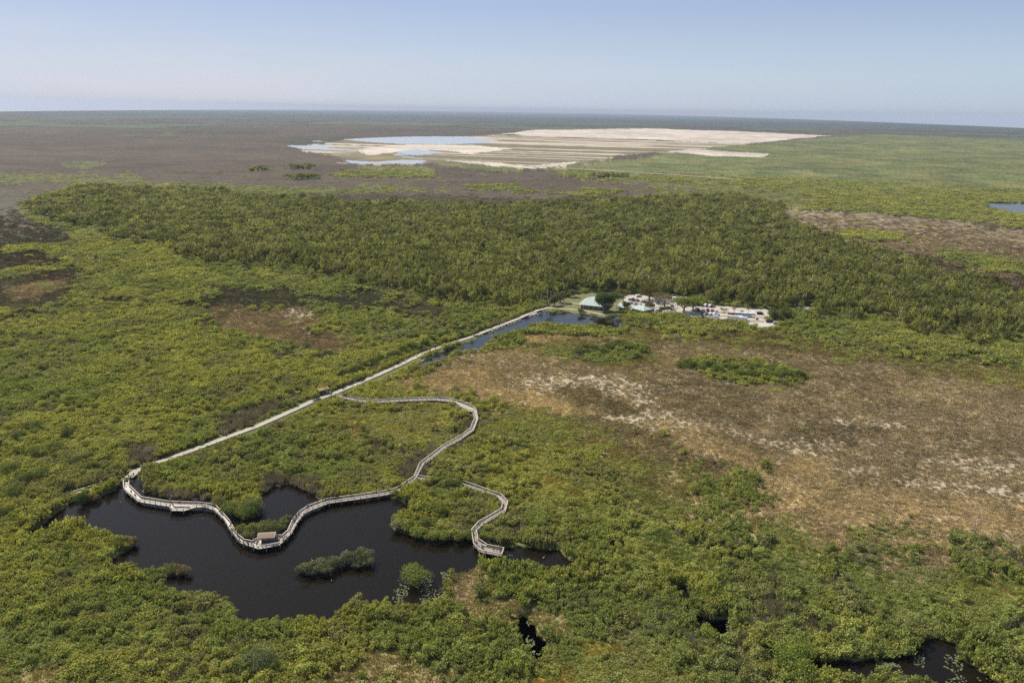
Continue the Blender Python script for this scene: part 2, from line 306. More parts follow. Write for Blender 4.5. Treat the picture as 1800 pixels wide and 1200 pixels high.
WATERS = [  # name, land softness, shoreline in photo pixels at water level
 ('water', [(48,944),(66,930),(96,902),(132,880),(152,882),(165,880),(205,858),(222,848),(236,838),(250,848),(254,866),(300,878),(350,882),(392,890),(408,906),(428,916),(458,906),(464,890),(458,870),(480,858),(510,853),(535,862),(550,872),(562,885),(600,880),(640,875),(685,873),(712,887),(722,903),(700,908),(686,918),(694,932),(725,942),(760,948),(800,950),(830,946),(845,955),(885,963),(900,961),(940,964),(985,968),(1002,986),(1018,1004),(990,1014),(975,1010),(955,1000),(925,998),(900,1004),(885,998),(860,992),(835,994),(826,1006),(785,1012),(778,1030),(775,1058),(740,1072),(700,1066),(650,1056),(606,1066),(584,1092),(540,1095),(500,1090),(460,1094),(424,1094),(418,1074),(400,1054),(370,1044),(325,1044),(296,1034),(292,1014),(330,1009),(318,1002),(268,1004),(208,1000),(196,984),(232,964),(238,950),(205,946),(170,936),(130,930),(105,934),(80,945)]),
 ('water', [(733,641),(760,627),(800,611),(836,598),(850,588),(880,577),(905,566),(932,552),(950,547),(1000,551),(1050,558),(1092,560),(1092,579),(1060,577),(1000,573),(935,572),(905,587),(882,592),(852,604),(845,617),(800,622),(765,638),(742,644)]),
 ('water', [(904,1090),(925,1083),(942,1108),(958,1142),(948,1166),(930,1150),(914,1114)]),
 ('water', [(1183,1036),(1204,1032),(1216,1052),(1204,1064),(1190,1052)]),
 ('water', [(1228,1086),(1276,1092),(1284,1112),(1262,1126),(1232,1112)]),
 ('water', [(1325,1138),(1372,1148),(1450,1163),(1540,1160),(1596,1150),(1612,1130),(1650,1120),(1692,1134),(1686,1158),(1730,1184),(1790,1222),(1700,1232),(1640,1208),(1570,1186),(1500,1202),(1430,1186),(1340,1160)]),
 ('water', [(1722,355),(1770,356),(1830,358),(2000,366),(2000,384),(1800,377),(1740,368)]),
 ('water', [(603,245),(667,241.7),(733,240),(820,240),(875,247),(853,251.7),(777,254),(700,253),(640,249)]),
 ('water', [(506,257),(520,252),(550,250),(557,247),(597,251.7),(643,256),(650,262),(583,263),(537,262.7)]),
 ('water', [(698,266),(733,262.5),(780,268),(735,273),(707,271)]),
 ('water', [(606,281.5),(660,284),(713,280),(690,272),(700,270),(752,280),(742,286.5),(617,287.5)]),
]
WPOLY = [Pxy(w_[1], -0.3) for w_ in WATERS]
PATHPX = [(962,541),(945,545),(925,553),(905,562),(860,579),(830,591),(780,607),(750,618),(700,642),(660,660),(620,677),(586,691),(550,704),(500,727),(450,749),(400,767),(350,786),(300,804),(262,816),(240,826),(226,838)]
PATHL = Pxy(PATHPX, 0.3)
LOTPX = [(1090,532),(1098,522),(1118,517),(1140,522),(1200,530),(1224,534),(1300,541),(1362,545),(1372,552),(1340,560),(1368,570),(1345,576),(1318,572),(1290,564),(1262,566),(1230,560),(1180,553),(1130,549),(1100,545),(1092,538)]
LOT = Pxy(LOTPX)
LAWNPX = [(962,546),(960,536),(985,528),(1008,519),(1030,516),(1060,514),(1100,516),(1098,530),(1092,542),(1090,556),(1050,556),(1010,550),(975,544)]
LAWN = Pxy(LAWNPX)
EXTRA = Pxy([(1395,546),(1400,538),(1430,536),(1425,546)])
# boardwalk rails, traced at hand-rail height
ZD = 1.1; ZR = 2.15
BACK = [(226.7,843.3),(225.8,850),(247.8,871.7),(294.4,879.4),(353.3,881.7),(378.9,886),(403.3,913.3),(416.7,936.7),(429,946.7),(443,949.4),(452,945),(456,939),(485.5,939),(495.5,939.4),(505.5,931),(513,914.5),(525.5,898),(542,887),(575,875),(625,868.3),(680,860.4),(693,857),(703,852.5),(727.5,835.8),(737.5,812.5),(780,780),(810,764),(826.7,751),(833.8,734),(830.4,720.8),(818,717.5),(804,709),(802,704.6),(789,702.2),(762,699.8),(712,701.5),(665,704),(635,702.6),(612,698.6),(586,692.6)]
FRONT = [(217.2,842.8),(216.5,848),(218,858),(241,876),(249,878),(296.7,885.3),(299.5,892.4),(323,892.8),(343,886.8),(360,885.8),(373,890.5),(394,910),(406.7,932),(421,948.5),(454.4,959.5),(491,952.5),(513,931),(523,913),(535,897.5),(549,891),(578,879.7),(627,873),(680,865),(694,861),(707,858.5),(724,846),(731,838),(744,814),(781,785),(811,768.5),(833,752.5),(840.4,734),(836.5,717.5),(831.7,713),(810,704),(791.7,699),(772,696.4),(762,696.6),(712,698.6),(665,701),(635,699.6),(587.5,690)]
SPUR_R = [(735.5,834.5),(760,838),(787.5,839.5),(812.5,843),(861.7,860.5),(880.7,866.5),(892.6,880),(888.8,894.7),(864,908.7),(847.7,919.6),(837.4,930.4),(840,944.5),(856.3,955.9),(875.8,959.7),(885.6,961.8)]
SPUR_L = [(733,838.5),(758,842.5),(785,844.5),(808,847.5),(847.7,860.5),(874.7,870),(883.4,881.7),(881.3,892),(865,901.7),(841,915.2),(828.7,929.3),(832.5,953.2),(843.3,965),(881.8,972.7)]
BACKW = Pxy(BACK, ZR); FRONTW = Pxy(FRONT, ZR); SRW = Pxy(SPUR_R, ZR); SLW = Pxy(SPUR_L, ZR)
LOOPPOLY = np.vstack([BACKW, FRONTW[::-1]]); SPURPOLY = np.vstack([SLW, SRW[::-1]])
DIKE = Pxy([(212,842),(190,848),(160,859),(128,868)])
SIDEWALK = Pxy([(958,541),(975,541.5),(1000,543),(1022,545.5),(1045,550),(1062,553),(1078,552.5),(1084,550)])
WALK2 = Pxy([(984,533),(1002,532.5),(1022,534)])

def water_sd(x, y):
    s = np.full(x.shape, -1e9)
    dd = np.hypot(x, y)
    wob = (fbm(x/4.0, y/4.0, 31, 3)-0.5)*3.4*np.clip(dd/300, 0.8, 20)
    for i, p in enumerate(WPOLY):
        q = sdist(p, x, y)
        if i >= 7: q = np.where(q > -1e8, q-(2200 if i > 7 else 40)*np.clip(fbm(x/300, y/200, 401, 4)-0.47, 0, 1), q)   # shallow sheets broken by flats
        s = np.maximum(s, q)
    return s+np.where(s > -1e8, wob, 0)
def cover(x, y, r=None):
    """class of each point; soft outlines dissolve by chance"""
    c = np.zeros(x.shape, int); n = len(x); d = np.hypot(x, y)
    r = RNG.random(n) if r is None else r
    wn = fbm(x/(d*0.03+6), y/(d*0.03+6), 3, 4)-0.5
    wn2 = fbm(x/(d*0.006+1.5), y/(d*0.006+1.5), 9, 3)-0.5
    fn = 1-0.75*sstep(1800, 4000, d)
    for name, soft, px in LAYERS:
        s = sdist(Pxy(px), x, y)
        v = s/soft + wn*3.2 + wn2*2.2*fn + (r-0.5)*1.3*fn
        if name == 'tan' and soft < 10:      # pale flats are broken up by grass
            v = v+0.12-0.6*np.clip(fbm(x/11+3, y/5, 301, 4)-0.42, 0, 1)*4
        c = np.where(v > 0, CL[name], c)
    return c
STR_A = P(760, 250).xy; STR_B = P(1180, 262).xy; SDIR = (STR_B-STR_A).normalized()
def gcolour(c, x, y, r):
    d = np.hypot(x, y); col = GC[c].copy()
    n1 = fbm(x/60, y/60, 41, 4); n2 = fbm(x/9, y/9, 51, 3); n3 = fbm(x/420, y/420, 61, 4)
    near = np.clip(1.4-d/2500, 0.0, 1)
    f = 1+(n1-0.5)*0.7+(n2-0.5)*0.6*near+(n3-0.5)*0.5+(r-0.5)*(0.12+0.25*near)
    f = f*np.where(KIND[c] == 3, 1-0.25*sstep(900, 1500, d), 1)  # distant grass cover darkened to stand in for the shading among tufts
    col *= f[:, None]
    isg = np.isin(c, [1, 2, 8]); warm = (n1-0.5)*1.2
    col[:, 0] = np.where(isg, col[:, 0]*(1+warm*0.5), col[:, 0])
    mot = 0.62+0.76*fbm(x/70, y/150, 701, 3)+(r-0.5)*0.35; col = np.where((isg & (d > 1600))[:, None], col*(1+(mot-1)*sstep(1600, 2400, d))[:, None], col)
    # far plain: drowned sloughs and tree islands
    far = (d > 3500)
    u = x/1500; v = y/900; q = fbm(u, v, 71, 5)
    isl = far & (c == 0) & (q > 0.60)
    col[isl] = col[isl]*0.0+np.array([0.085, 0.10, 0.052])
    gr = far & (c == 0) & (q > 0.5) & (q <= 0.60); col[gr] = col[gr]*np.array([0.72, 0.86, 0.72])
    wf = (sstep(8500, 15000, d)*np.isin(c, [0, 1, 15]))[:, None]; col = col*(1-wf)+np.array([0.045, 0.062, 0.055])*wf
    spk = (d > 2600) & (c == 0) & (vn(x/110, y/70, 501) > 0.86) & (fbm(x/1400, y/700, 502, 3) > 0.50)
    col[spk] = np.array([0.06, 0.072, 0.036])
    band = (d > 9000) & (c == 0) & (fbm(x/9000, y/2600, 503, 4) > 0.5); col[band] = col[band]*np.array([0.72, 0.88, 0.80])
    # streaky burnt prairie
    k = c == CL['streak']
    a = (x*SDIR.x+y*SDIR.y)/900; b = (-x*SDIR.y+y*SDIR.x)/55
    s = fbm(a, b, 81, 4); s2 = vn(a*0.3, b*0.35, 88)
    t = sstep(0.47, 0.60, s)*0.8+sstep(0.72, 0.8, s2)*0.5
    t = np.clip(t, 0, 1)[:, None]
    col = np.where(k[:, None], np.array([0.16, 0.135, 0.075])*(1-t)+np.array([0.55, 0.45, 0.33])*t, col)
    # the ruts on the cleared field
    k = c == CL['lime']; rr = vn(a*0.5, b*0.8, 95)
    col = np.where(k[:, None], col*(1-0.12*sstep(0.6, 0.8, rr))[:, None], col)
    # pale marl showing in the sawgrass
    k = np.isin(c, [3]) & (fbm(x/22, y/14, 99, 4) > 0.60)
    col[k] = col[k]*0.4+np.array([0.24, 0.19, 0.13])*0.9
    return np.clip(col, 0.01, 0.9)

# ------------------------------------------------------------------ ground: one sheet out to the horizon
def build_ground():
    dep = []
    v = math.atan(H/30.0)
    # rows: even steps in view angle, from under the helicopter out to the horizon
    for a in np.linspace(math.radians(78), math.radians(46), 12): dep.append(a)
    for a in np.linspace(math.radians(45.5), math.radians(4), 760): dep.append(a)
    for a in np.linspace(math.radians(3.95), math.radians(0.62), 150): dep.append(a)
    tail = np.linspace(0, 1, 26)
    az = np.concatenate([np.linspace(-180, -55, 30)[:-1], np.linspace(-55, 55, 1250), np.linspace(55, 180, 30)[1:]])
    az = np.radians(az)
    rows = [np.full(az.shape, a) for a in dep]
    # eye-level distance of the horizon (nearer at the sides, as the lens draws it)
    dipend = 0.0024+0.0078*np.clip(np.abs(az)/0.571, 0, 1.25)**2
    for t in tail[1:]: rows.append(dep[-1]*(1-t)+dipend*t)
    D = np.array(rows); A = np.broadcast_to(az, D.shape); R = H/np.tan(D)
    x = (R*np.sin(A)).ravel(); y = (R*np.cos(A)).ravel(); n = len(x)
    r = RNG.random(n)
    c = cover(x, y, r); col = gcolour(c, x, y, r); d = np.hypot(x, y)
    z = (fbm(x/7, y/7, 12, 3)-0.5)*0.5*np.clip(d/300, 0.6, 2)
    # beyond the separately grown plants the canopy itself is the surface
    hh = np.select([c == 1, c == 2, c == 9, c == 15], [3.0, 7.0, 2.0, 1.5], 0.0)*sstep(1500, 2100, d)
    z = z*1.0+hh*(0.35+0.65*r)+np.where(np.isin(c, [0, 3, 6, 10, 14]), r*0.2, 0)
    soft = pdist(PATHL, x, y); z = np.where(soft < 6, 0.0, z)
    for pl in (LOT, LAWN, EXTRA): z = np.where(sdist(pl, x, y) > -5, 0.0, z)
    k = sdist(LOT, x, y) > -4; col[k] = np.array([0.30, 0.25, 0.16])*(0.8+0.4*r[k])[:, None]
    k = (pdist(PATHL, x, y) < 6); col[k] = np.array([0.125, 0.13, 0.045])*(0.75+0.5*r[k])[:, None]
    w_ = water_sd(x, y); wz = np.clip(w_*0.6, -0.25, 1.0)
    z = np.where(w_ > -1e8, np.where(w_ > -2, np.minimum(z, 0.05)-sstep(-1.0, 1.2, w_)*1.6, z), z)
    k = (w_ > -0.6) & (d < 2500); col[k] = np.array([0.03, 0.027, 0.018])
    z += 0.0
    nr, nc = D.shape; ii = np.arange(nr*nc).reshape(nr, nc)
    q = np.stack([ii[:-1, :-1], ii[:-1, 1:], ii[1:, 1:], ii[1:, :-1]], -1).reshape(-1, 4)
    q = q[:, ::-1]
    me = bpy.data.meshes.new('ground'); me.vertices.add(n+1)
    co = np.empty((n+1, 3)); co[:n, 0] = x; co[:n, 1] = y; co[:n, 2] = z; co[n] = (0, 0, 0)
    fan = np.stack([ii[0, 1:], ii[0, :-1], np.full(nc-1, n)], -1)
    me.vertices.foreach_set('co', co.astype(np.float32).ravel())
    nl = q.size+fan.size; me.loops.add(nl); me.polygons.add(len(q)+len(fan))
    me.loops.foreach_set('vertex_index', np.concatenate([q.ravel(), fan.ravel()]).astype(np.int32))
    ls = np.concatenate([np.arange(len(q))*4, q.size+np.arange(len(fan))*3]).astype(np.int32)
    me.polygons.foreach_set('loop_start', ls)
    me.update(calc_edges=True); me.validate()
    ca = me.color_attributes.new('cover', 'FLOAT_COLOR', 'POINT')
    cc = np.ones((n+1, 4), np.float32); cc[:n, :3] = col; ca.data.foreach_set('color', cc.ravel())
    me.polygons.foreach_set('use_smooth', np.ones(len(me.polygons), bool))
    m = bpy.data.materials.new('marsh_ground'); m.use_nodes = True; t = m.node_tree; b = t.nodes['Principled BSDF']
    b.inputs['Roughness'].default_value = 0.95; b.inputs['Specular IOR Level'].default_value = 0.1
    a = t.nodes.new('ShaderNodeAttribute'); a.attribute_name = 'cover'
    tc = t.nodes.new('ShaderNodeTexCoord'); nz1 = t.nodes.new('ShaderNodeTexNoise'); nz1.inputs['Scale'].default_value = 0.9; nz1.inputs['Detail'].default_value = 4
    t.links.new(tc.outputs['Object'], nz1.inputs[0])
    mr = t.nodes.new('ShaderNodeMapRange'); mr.inputs[1].default_value = 0.3; mr.inputs[2].default_value = 0.7; mr.inputs[3].default_value = 0.78; mr.inputs[4].default_value = 1.22
    t.links.new(nz1.outputs[0], mr.inputs[0])
    mu = t.nodes.new('ShaderNodeMixRGB'); mu.blend_type = 'MULTIPLY'; mu.inputs[0].default_value = 1
    t.links.new(a.outputs['Color'], mu.inputs[1]); t.links.new(mr.outputs[0], mu.inputs[2]); t.links.new(mu.outputs[0], b.inputs['Base Color'])
    o = link('ground', me, m); tag(o, kind='structure')
    return o
build_ground()
# ------------------------------------------------------------------ water
def water_mat():
    m = bpy.data.materials.new('marsh_water'); m.use_nodes = True; t = m.node_tree; b = t.nodes['Principled BSDF']
    b.inputs['Base Color'].default_value = (0.010, 0.0075, 0.004, 1); b.inputs['Roughness'].default_value = 0.12; b.inputs['IOR'].default_value = 1.33
    b.inputs['Specular IOR Level'].default_value = 0.16
    tc = t.nodes.new('ShaderNodeTexCoord'); n = t.nodes.new('ShaderNodeTexNoise'); n.inputs['Scale'].default_value = 0.8; n.inputs['Detail'].default_value = 4
    t.links.new(tc.outputs['Object'], n.inputs[0]); bp = t.nodes.new('ShaderNodeBump'); bp.inputs['Strength'].default_value = 0.25; bp.inputs['Distance'].default_value = 0.08
    t.links.new(n.outputs[0], bp.inputs['Height']); t.links.new(bp.outputs[0], b.inputs['Normal'])
    return m
WATM = water_mat()
WATC = water_mat(); WATC.node_tree.nodes['Principled BSDF'].inputs['Specular IOR Level'].default_value = 0.5
SHAL = mat('shallow_water', (0.36, 0.37, 0.38), 0.1, spec=0.5)
for i, wp in enumerate(WPOLY):
    mn = wp.min(0); mx_ = wp.max(0); pad = 6+0.06*max(mx_-mn); c_ = (mn+mx_)/2
    g = MB(); g.add([(mn[0]-pad-c_[0], mn[1]-pad-c_[1], 0), (mx_[0]+pad-c_[0], mn[1]-pad-c_[1], 0), (mx_[0]+pad-c_[0], mx_[1]+pad-c_[1], 0), (mn[0]-pad-c_[0], mx_[1]+pad-c_[1], 0)], [(0, 1, 2, 3)])
    o = g.build('water', WATC if i == 1 else WATM if i < 7 else SHAL); o.location = (c_[0], c_[1], -0.45-0.07*max(0, i-6)); tag(o, kind='structure')

# ================================================================== PLANT SHAPES
def leafy(seed, lobes, n, size, flat=0.35, name='crown'):
    """leaf-sized faces spread through the shell of several lobes"""
    r = np.random.default_rng(seed); L = np.array(lobes, float)   # x,y,z,rx,rz
    wgt = L[:, 3]**2; k = r.choice(len(L), n, p=wgt/wgt.sum())
    u = r.normal(size=(n, 3)); u /= np.linalg.norm(u, axis=1)[:, None]
    u[:, 2] = np.where(u[:, 2] < -0.25, -u[:, 2], u[:, 2])
    rad = r.uniform(0.62, 1.06, n)
    c = L[k, :3]+u*np.stack([L[k, 3], L[k, 3], L[k, 4]], 1)*rad[:, None]
    c[:, 2] = np.maximum(c[:, 2], 0.05)
    nrm = u*0.75+r.normal(size=(n, 3))*0.6+np.array([0, 0, flat]); nrm /= np.linalg.norm(nrm, axis=1)[:, None]
    a = np.cross(nrm, r.normal(size=(n, 3))); a /= np.linalg.norm(a, axis=1)[:, None]; b = np.cross(nrm, a)
    s = size*r.uniform(0.6, 1.35, n)[:, None]; asp = r.uniform(0.55, 1.0, n)[:, None]
    V = np.stack([c-a*s*0.5, c+b*s*0.5*asp, c+a*s*0.5, c-b*s*0.5*asp], 1).reshape(-1, 3)
    Fq = np.arange(4*n).reshape(n, 4)
    me = bpy.data.meshes.new(name); me.from_pydata(V.tolist(), [], Fq.tolist()); me.update()
    ca = me.color_attributes.new('leaf', 'FLOAT_COLOR', 'POINT')
    v = np.repeat(r.uniform(0.62, 1.38, n), 4); hue = np.repeat(r.uniform(0.85, 1.2, n), 4)
    cc = np.ones((4*n, 4), np.float32); cc[:, 0] = v*hue; cc[:, 1] = v; cc[:, 2] = v*0.95
    ca.data.foreach_set('color', cc.ravel()); me.materials.append(LEAF)
    return me
def rlobes(seed, R, Hh, n, base=0.0):
    r = random.Random(seed); out = [(0, 0, base+Hh*0.45, R*0.62, Hh*0.5)]
    for i in range(n):
        a = r.uniform(0, 6.283); q = R*r.uniform(0.3, 0.68); s = R*r.uniform(0.26, 0.5)
        out.append((q*math.cos(a), q*math.sin(a), base+Hh*r.uniform(0.3, 0.78), s, s*r.uniform(0.7, 1.0)))
    return out
def blades(seed, R, Hh, n, wd, name='tuft'):
    r = np.random.default_rng(seed); rr = R*np.sqrt(r.random(n)); th = r.uniform(0, 6.283, n)
    b = np.stack([rr*np.cos(th), rr*np.sin(th), np.zeros(n)], 1)
    lean = r.normal(size=(n, 2))*0.35; h = Hh*r.uniform(0.55, 1.15, n)
    tip = b+np.stack([lean[:, 0]*h, lean[:, 1]*h, h], 1)
    ph = r.uniform(0, 6.283, n); s = np.stack([np.cos(ph), np.sin(ph), np.zeros(n)], 1)*wd*0.5
    mid = (b+tip)/2
    V = np.stack([b-s, b+s, mid+s*0.9, tip, mid-s*0.9], 1).reshape(-1, 3)
    Fq = np.arange(5*n).reshape(n, 5)
    me = bpy.data.meshes.new(name); me.from_pydata(V.tolist(), [], Fq.tolist()); me.update()
    ca = me.color_attributes.new('leaf', 'FLOAT_COLOR', 'POINT'); v = np.repeat(r.uniform(0.6, 1.4, n), 5)
    cc = np.ones((5*n, 4), np.float32); cc[:, 0] = v; cc[:, 1] = v; cc[:, 2] = v; ca.data.foreach_set('color', cc.ravel()); me.materials.append(GRASSM)
    return me
def twigs(seed, R, Hh, n, name='twigs'):
    r = random.Random(seed); g = MB()
    for i in range(n):
        a = r.uniform(0, 6.283); q = R*math.sqrt(r.random()); b = Vector((q*math.cos(a)*0.5, q*math.sin(a)*0.5, 0))
        t = Vector((q*math.cos(a)*1.1, q*math.sin(a)*1.1, Hh*r.uniform(0.6, 1.1)))
        s = Vector((r.uniform(-1, 1), r.uniform(-1, 1), 0)).normalized()*0.06
        g.add([b-s, b+s, t+s*0.3, t-s*0.3], [(0, 1, 2, 3)])
    me = g.mesh(name); ca = me.color_attributes.new('leaf', 'FLOAT_COLOR', 'POINT'); ca.data.foreach_set('color', [1.0]*4*len(me.vertices)); me.materials.append(GRASSM)
    return me
def proto_coll(name, meshes):
    c = bpy.data.collections.new(name)                 # not linked to the scene: only the scattered copies render
    for i, m in enumerate(meshes):
        c.objects.link(bpy.data.objects.new('%s_%02d' % (name, i), m))
    return c
SHR = proto_coll('shrub_shapes', [leafy(10+i, rlobes(10+i, 1.0, 1.0, 4+i % 3), 120, 0.27) for i in range(6)])
BIG = proto_coll('bush_shapes', [leafy(20+i, rlobes(20+i, 1.0, 1.0, 7+i), 420, 0.17) for i in range(5)])
FOR = proto_coll('tree_shapes', [leafy(30+i, rlobes(30+i, 1.0, 0.62, 6, 0.38), 170, 0.21) for i in range(6)])
GRS = proto_coll('grass_shapes', [blades(50+i, 1.0, 1.0, 46, 0.16) for i in range(4)])
DED = proto_coll('twig_shapes', [twigs(70+i, 1.0, 1.0, 60) for i in range(3)])
def scatter(name, coll, x, y, z, sc, tint, label=None, cat=None):
    n = len(x); me = bpy.data.meshes.new(name); me.vertices.add(n)
    me.vertices.foreach_set('co', np.stack([x, y, z], 1).astype(np.float32).ravel())
    a = me.attributes.new('tint', 'FLOAT_COLOR', 'POINT'); t4 = np.ones((n, 4), np.float32); t4[:, :3] = tint; a.data.foreach_set('color', t4.ravel())
    a = me.attributes.new('size', 'FLOAT_VECTOR', 'POINT'); a.data.foreach_set('vector', sc.astype(np.float32).ravel())
    a = me.attributes.new('turn', 'FLOAT_VECTOR', 'POINT'); rt = np.zeros((n, 3), np.float32); rt[:, 2] = RNG.random(n)*6.283; rt[:, 0] = RNG.normal(size=n)*0.1; a.data.foreach_set('vector', rt.ravel())
    a = me.attributes.new('pick', 'INT', 'POINT'); a.data.foreach_set('value', RNG.integers(0, 1000, n).astype(np.int32))
    o = bpy.data.objects.new(name, me); C.objects.link(o)
    g = bpy.data.node_groups.new(name, 'GeometryNodeTree')
    g.interface.new_socket('Geometry', in_out='INPUT', socket_type='NodeSocketGeometry'); g.interface.new_socket('Geometry', in_out='OUTPUT', socket_type='NodeSocketGeometry')
    N = g.nodes; L = g.links; gi = N.new('NodeGroupInput'); go = N.new('NodeGroupOutput'); ip = N.new('GeometryNodeInstanceOnPoints'); ci = N.new('GeometryNodeCollectionInfo')
    ci.inputs['Collection'].default_value = coll; ci.inputs['Separate Children'].default_value = True; ci.inputs['Reset Children'].default_value = True
    def at(nm, ty):
        q = N.new('GeometryNodeInputNamedAttribute'); q.data_type = ty; q.inputs['Name'].default_value = nm; return q.outputs[0]
    mtp = N.new('GeometryNodeMeshToPoints'); L.new(gi.outputs[0], mtp.inputs[0]); L.new(mtp.outputs[0], ip.inputs['Points'])
    L.new(ci.outputs[0], ip.inputs['Instance']); ip.inputs['Pick Instance'].default_value = True
    L.new(at('pick', 'INT'), ip.inputs['Instance Index']); L.new(at('size', 'FLOAT_VECTOR'), ip.inputs['Scale'])
    e2r = N.new('FunctionNodeEulerToRotation'); L.new(at('turn', 'FLOAT_VECTOR'), e2r.inputs[0]); L.new(e2r.outputs[0], ip.inputs['Rotation'])
    L.new(ip.outputs[0], go.inputs[0])
    md = o.modifiers.new('scatter', 'NODES'); md.node_group = g
    tag(o, label, cat, kind='stuff')
    return o
def jitter_pts(d0, d1, az0, az1, sp):
    """rings of points whose spacing sp(d) grows with distance"""
    X = []; Y = []; d = d0
    while d < d1:
        s = sp(d); n = int((az1-az0)*d/s); a = az0+(np.arange(n)+RNG.uniform(-0.45, 0.45, n)+RNG.random())*(az1-az0)/n
        rr = d+RNG.uniform(-0.5, 0.5, n)*s; X.append(rr*np.sin(a)); Y.append(rr*np.cos(a)); d += s*0.9
    return np.concatenate(X), np.concatenate(Y)
def clear_of(x, y, pad):
    """points that keep off water, paths, boards, yards"""
    ok = water_sd(x, y) < np.select([pdist(WPOLY[0], x, y) < 60, pdist(WPOLY[1], x, y) < 25, pdist(WPOLY[5], x, y) < 25], [-pad*0.5, -pad*0.9, 0.2], 1.9)
    ok &= pdist(PATHL, x, y) > 2.6+pad*0.7
    ok &= sdist(LOOPPOLY, x, y) < -pad*0.75
    hid = sdist(Pxy([(752, 825), (812, 832), (816, 860), (752, 860)]), x, y) > 0
    ok &= (sdist(SPURPOLY, x, y) < np.where(hid, 1.3, -pad*0.45))
    p = PATHL; side = (p[-1][0]-p[0][0])*(y-p[0][1])-(p[-1][1]-p[0][1])*(x-p[0][0])
    ok &= (side < 0) | (pdist(PATHL, x, y) > 4.6+pad)
    ok &= pdist(DIKE, x, y) > 2.0+pad*0.6
    ok &= sdist(LOT, x, y) < -pad*0.8; ok &= sdist(LAWN, x, y) < -pad*0.8; ok &= sdist(EXTRA, x, y) < -pad*0.8
    return ok
# side of the trail: the verge on the pond side is mown
def verge(x, y):
    p = PATHL; s = np.zeros(x.shape, bool)
    a = p[0]; b = p[-1]; side = (b[0]-a[0])*(y-a[1])-(b[1]-a[1])*(x-a[0])
    d = pdist(p[:12], x, y)
    return (d < 8.5) & (side > 0)
AZ = math.radians(47)
def canopy_tint(c, x, y):
    n = len(x); n1 = fbm(x/45, y/45, 141, 3); n2 = fbm(x/9, y/9, 142, 3); n0 = fbm(x/160, y/160, 143, 3); r = RNG.random(n)
    A = np.array([0.330, 0.334, 0.094]); B = np.array([0.226, 0.258, 0.082]); Dk = np.array([0.235, 0.232, 0.11])   # yellow-green, deep green, grey olive
    t = np.clip((n1-0.5)*1.9+(n2-0.5)*1.5+(n0-0.5)*1.2+0.52+(r-0.5)*0.5, 0, 1)[:, None]
    col = B*(1-t)+A*t
    k = (fbm(x/16, y/16, 150, 3) > 0.62)[:, None]; col = np.where(k, Dk*0.6+col*0.4, col)
    f = (c == CL['forest'])
    fc = np.array([0.188, 0.196, 0.070])*(0.5+0.9*RNG.random(n))[:, None]
    yk = (RNG.random(n) < 0.12); fc[yk] = np.array([0.29, 0.30, 0.09])
    gk = (RNG.random(n) < 0.08); fc[gk] = np.array([0.26, 0.24, 0.15])
    fc = fc*(0.72+0.3*n1+0.75*np.clip(fbm(x/24, y/24, 160, 3)-0.25, 0, 1))[:, None]
    col = np.where(f[:, None], fc*1.05, col*(0.85+0.48*RNG.random(n))[:, None])
    return col
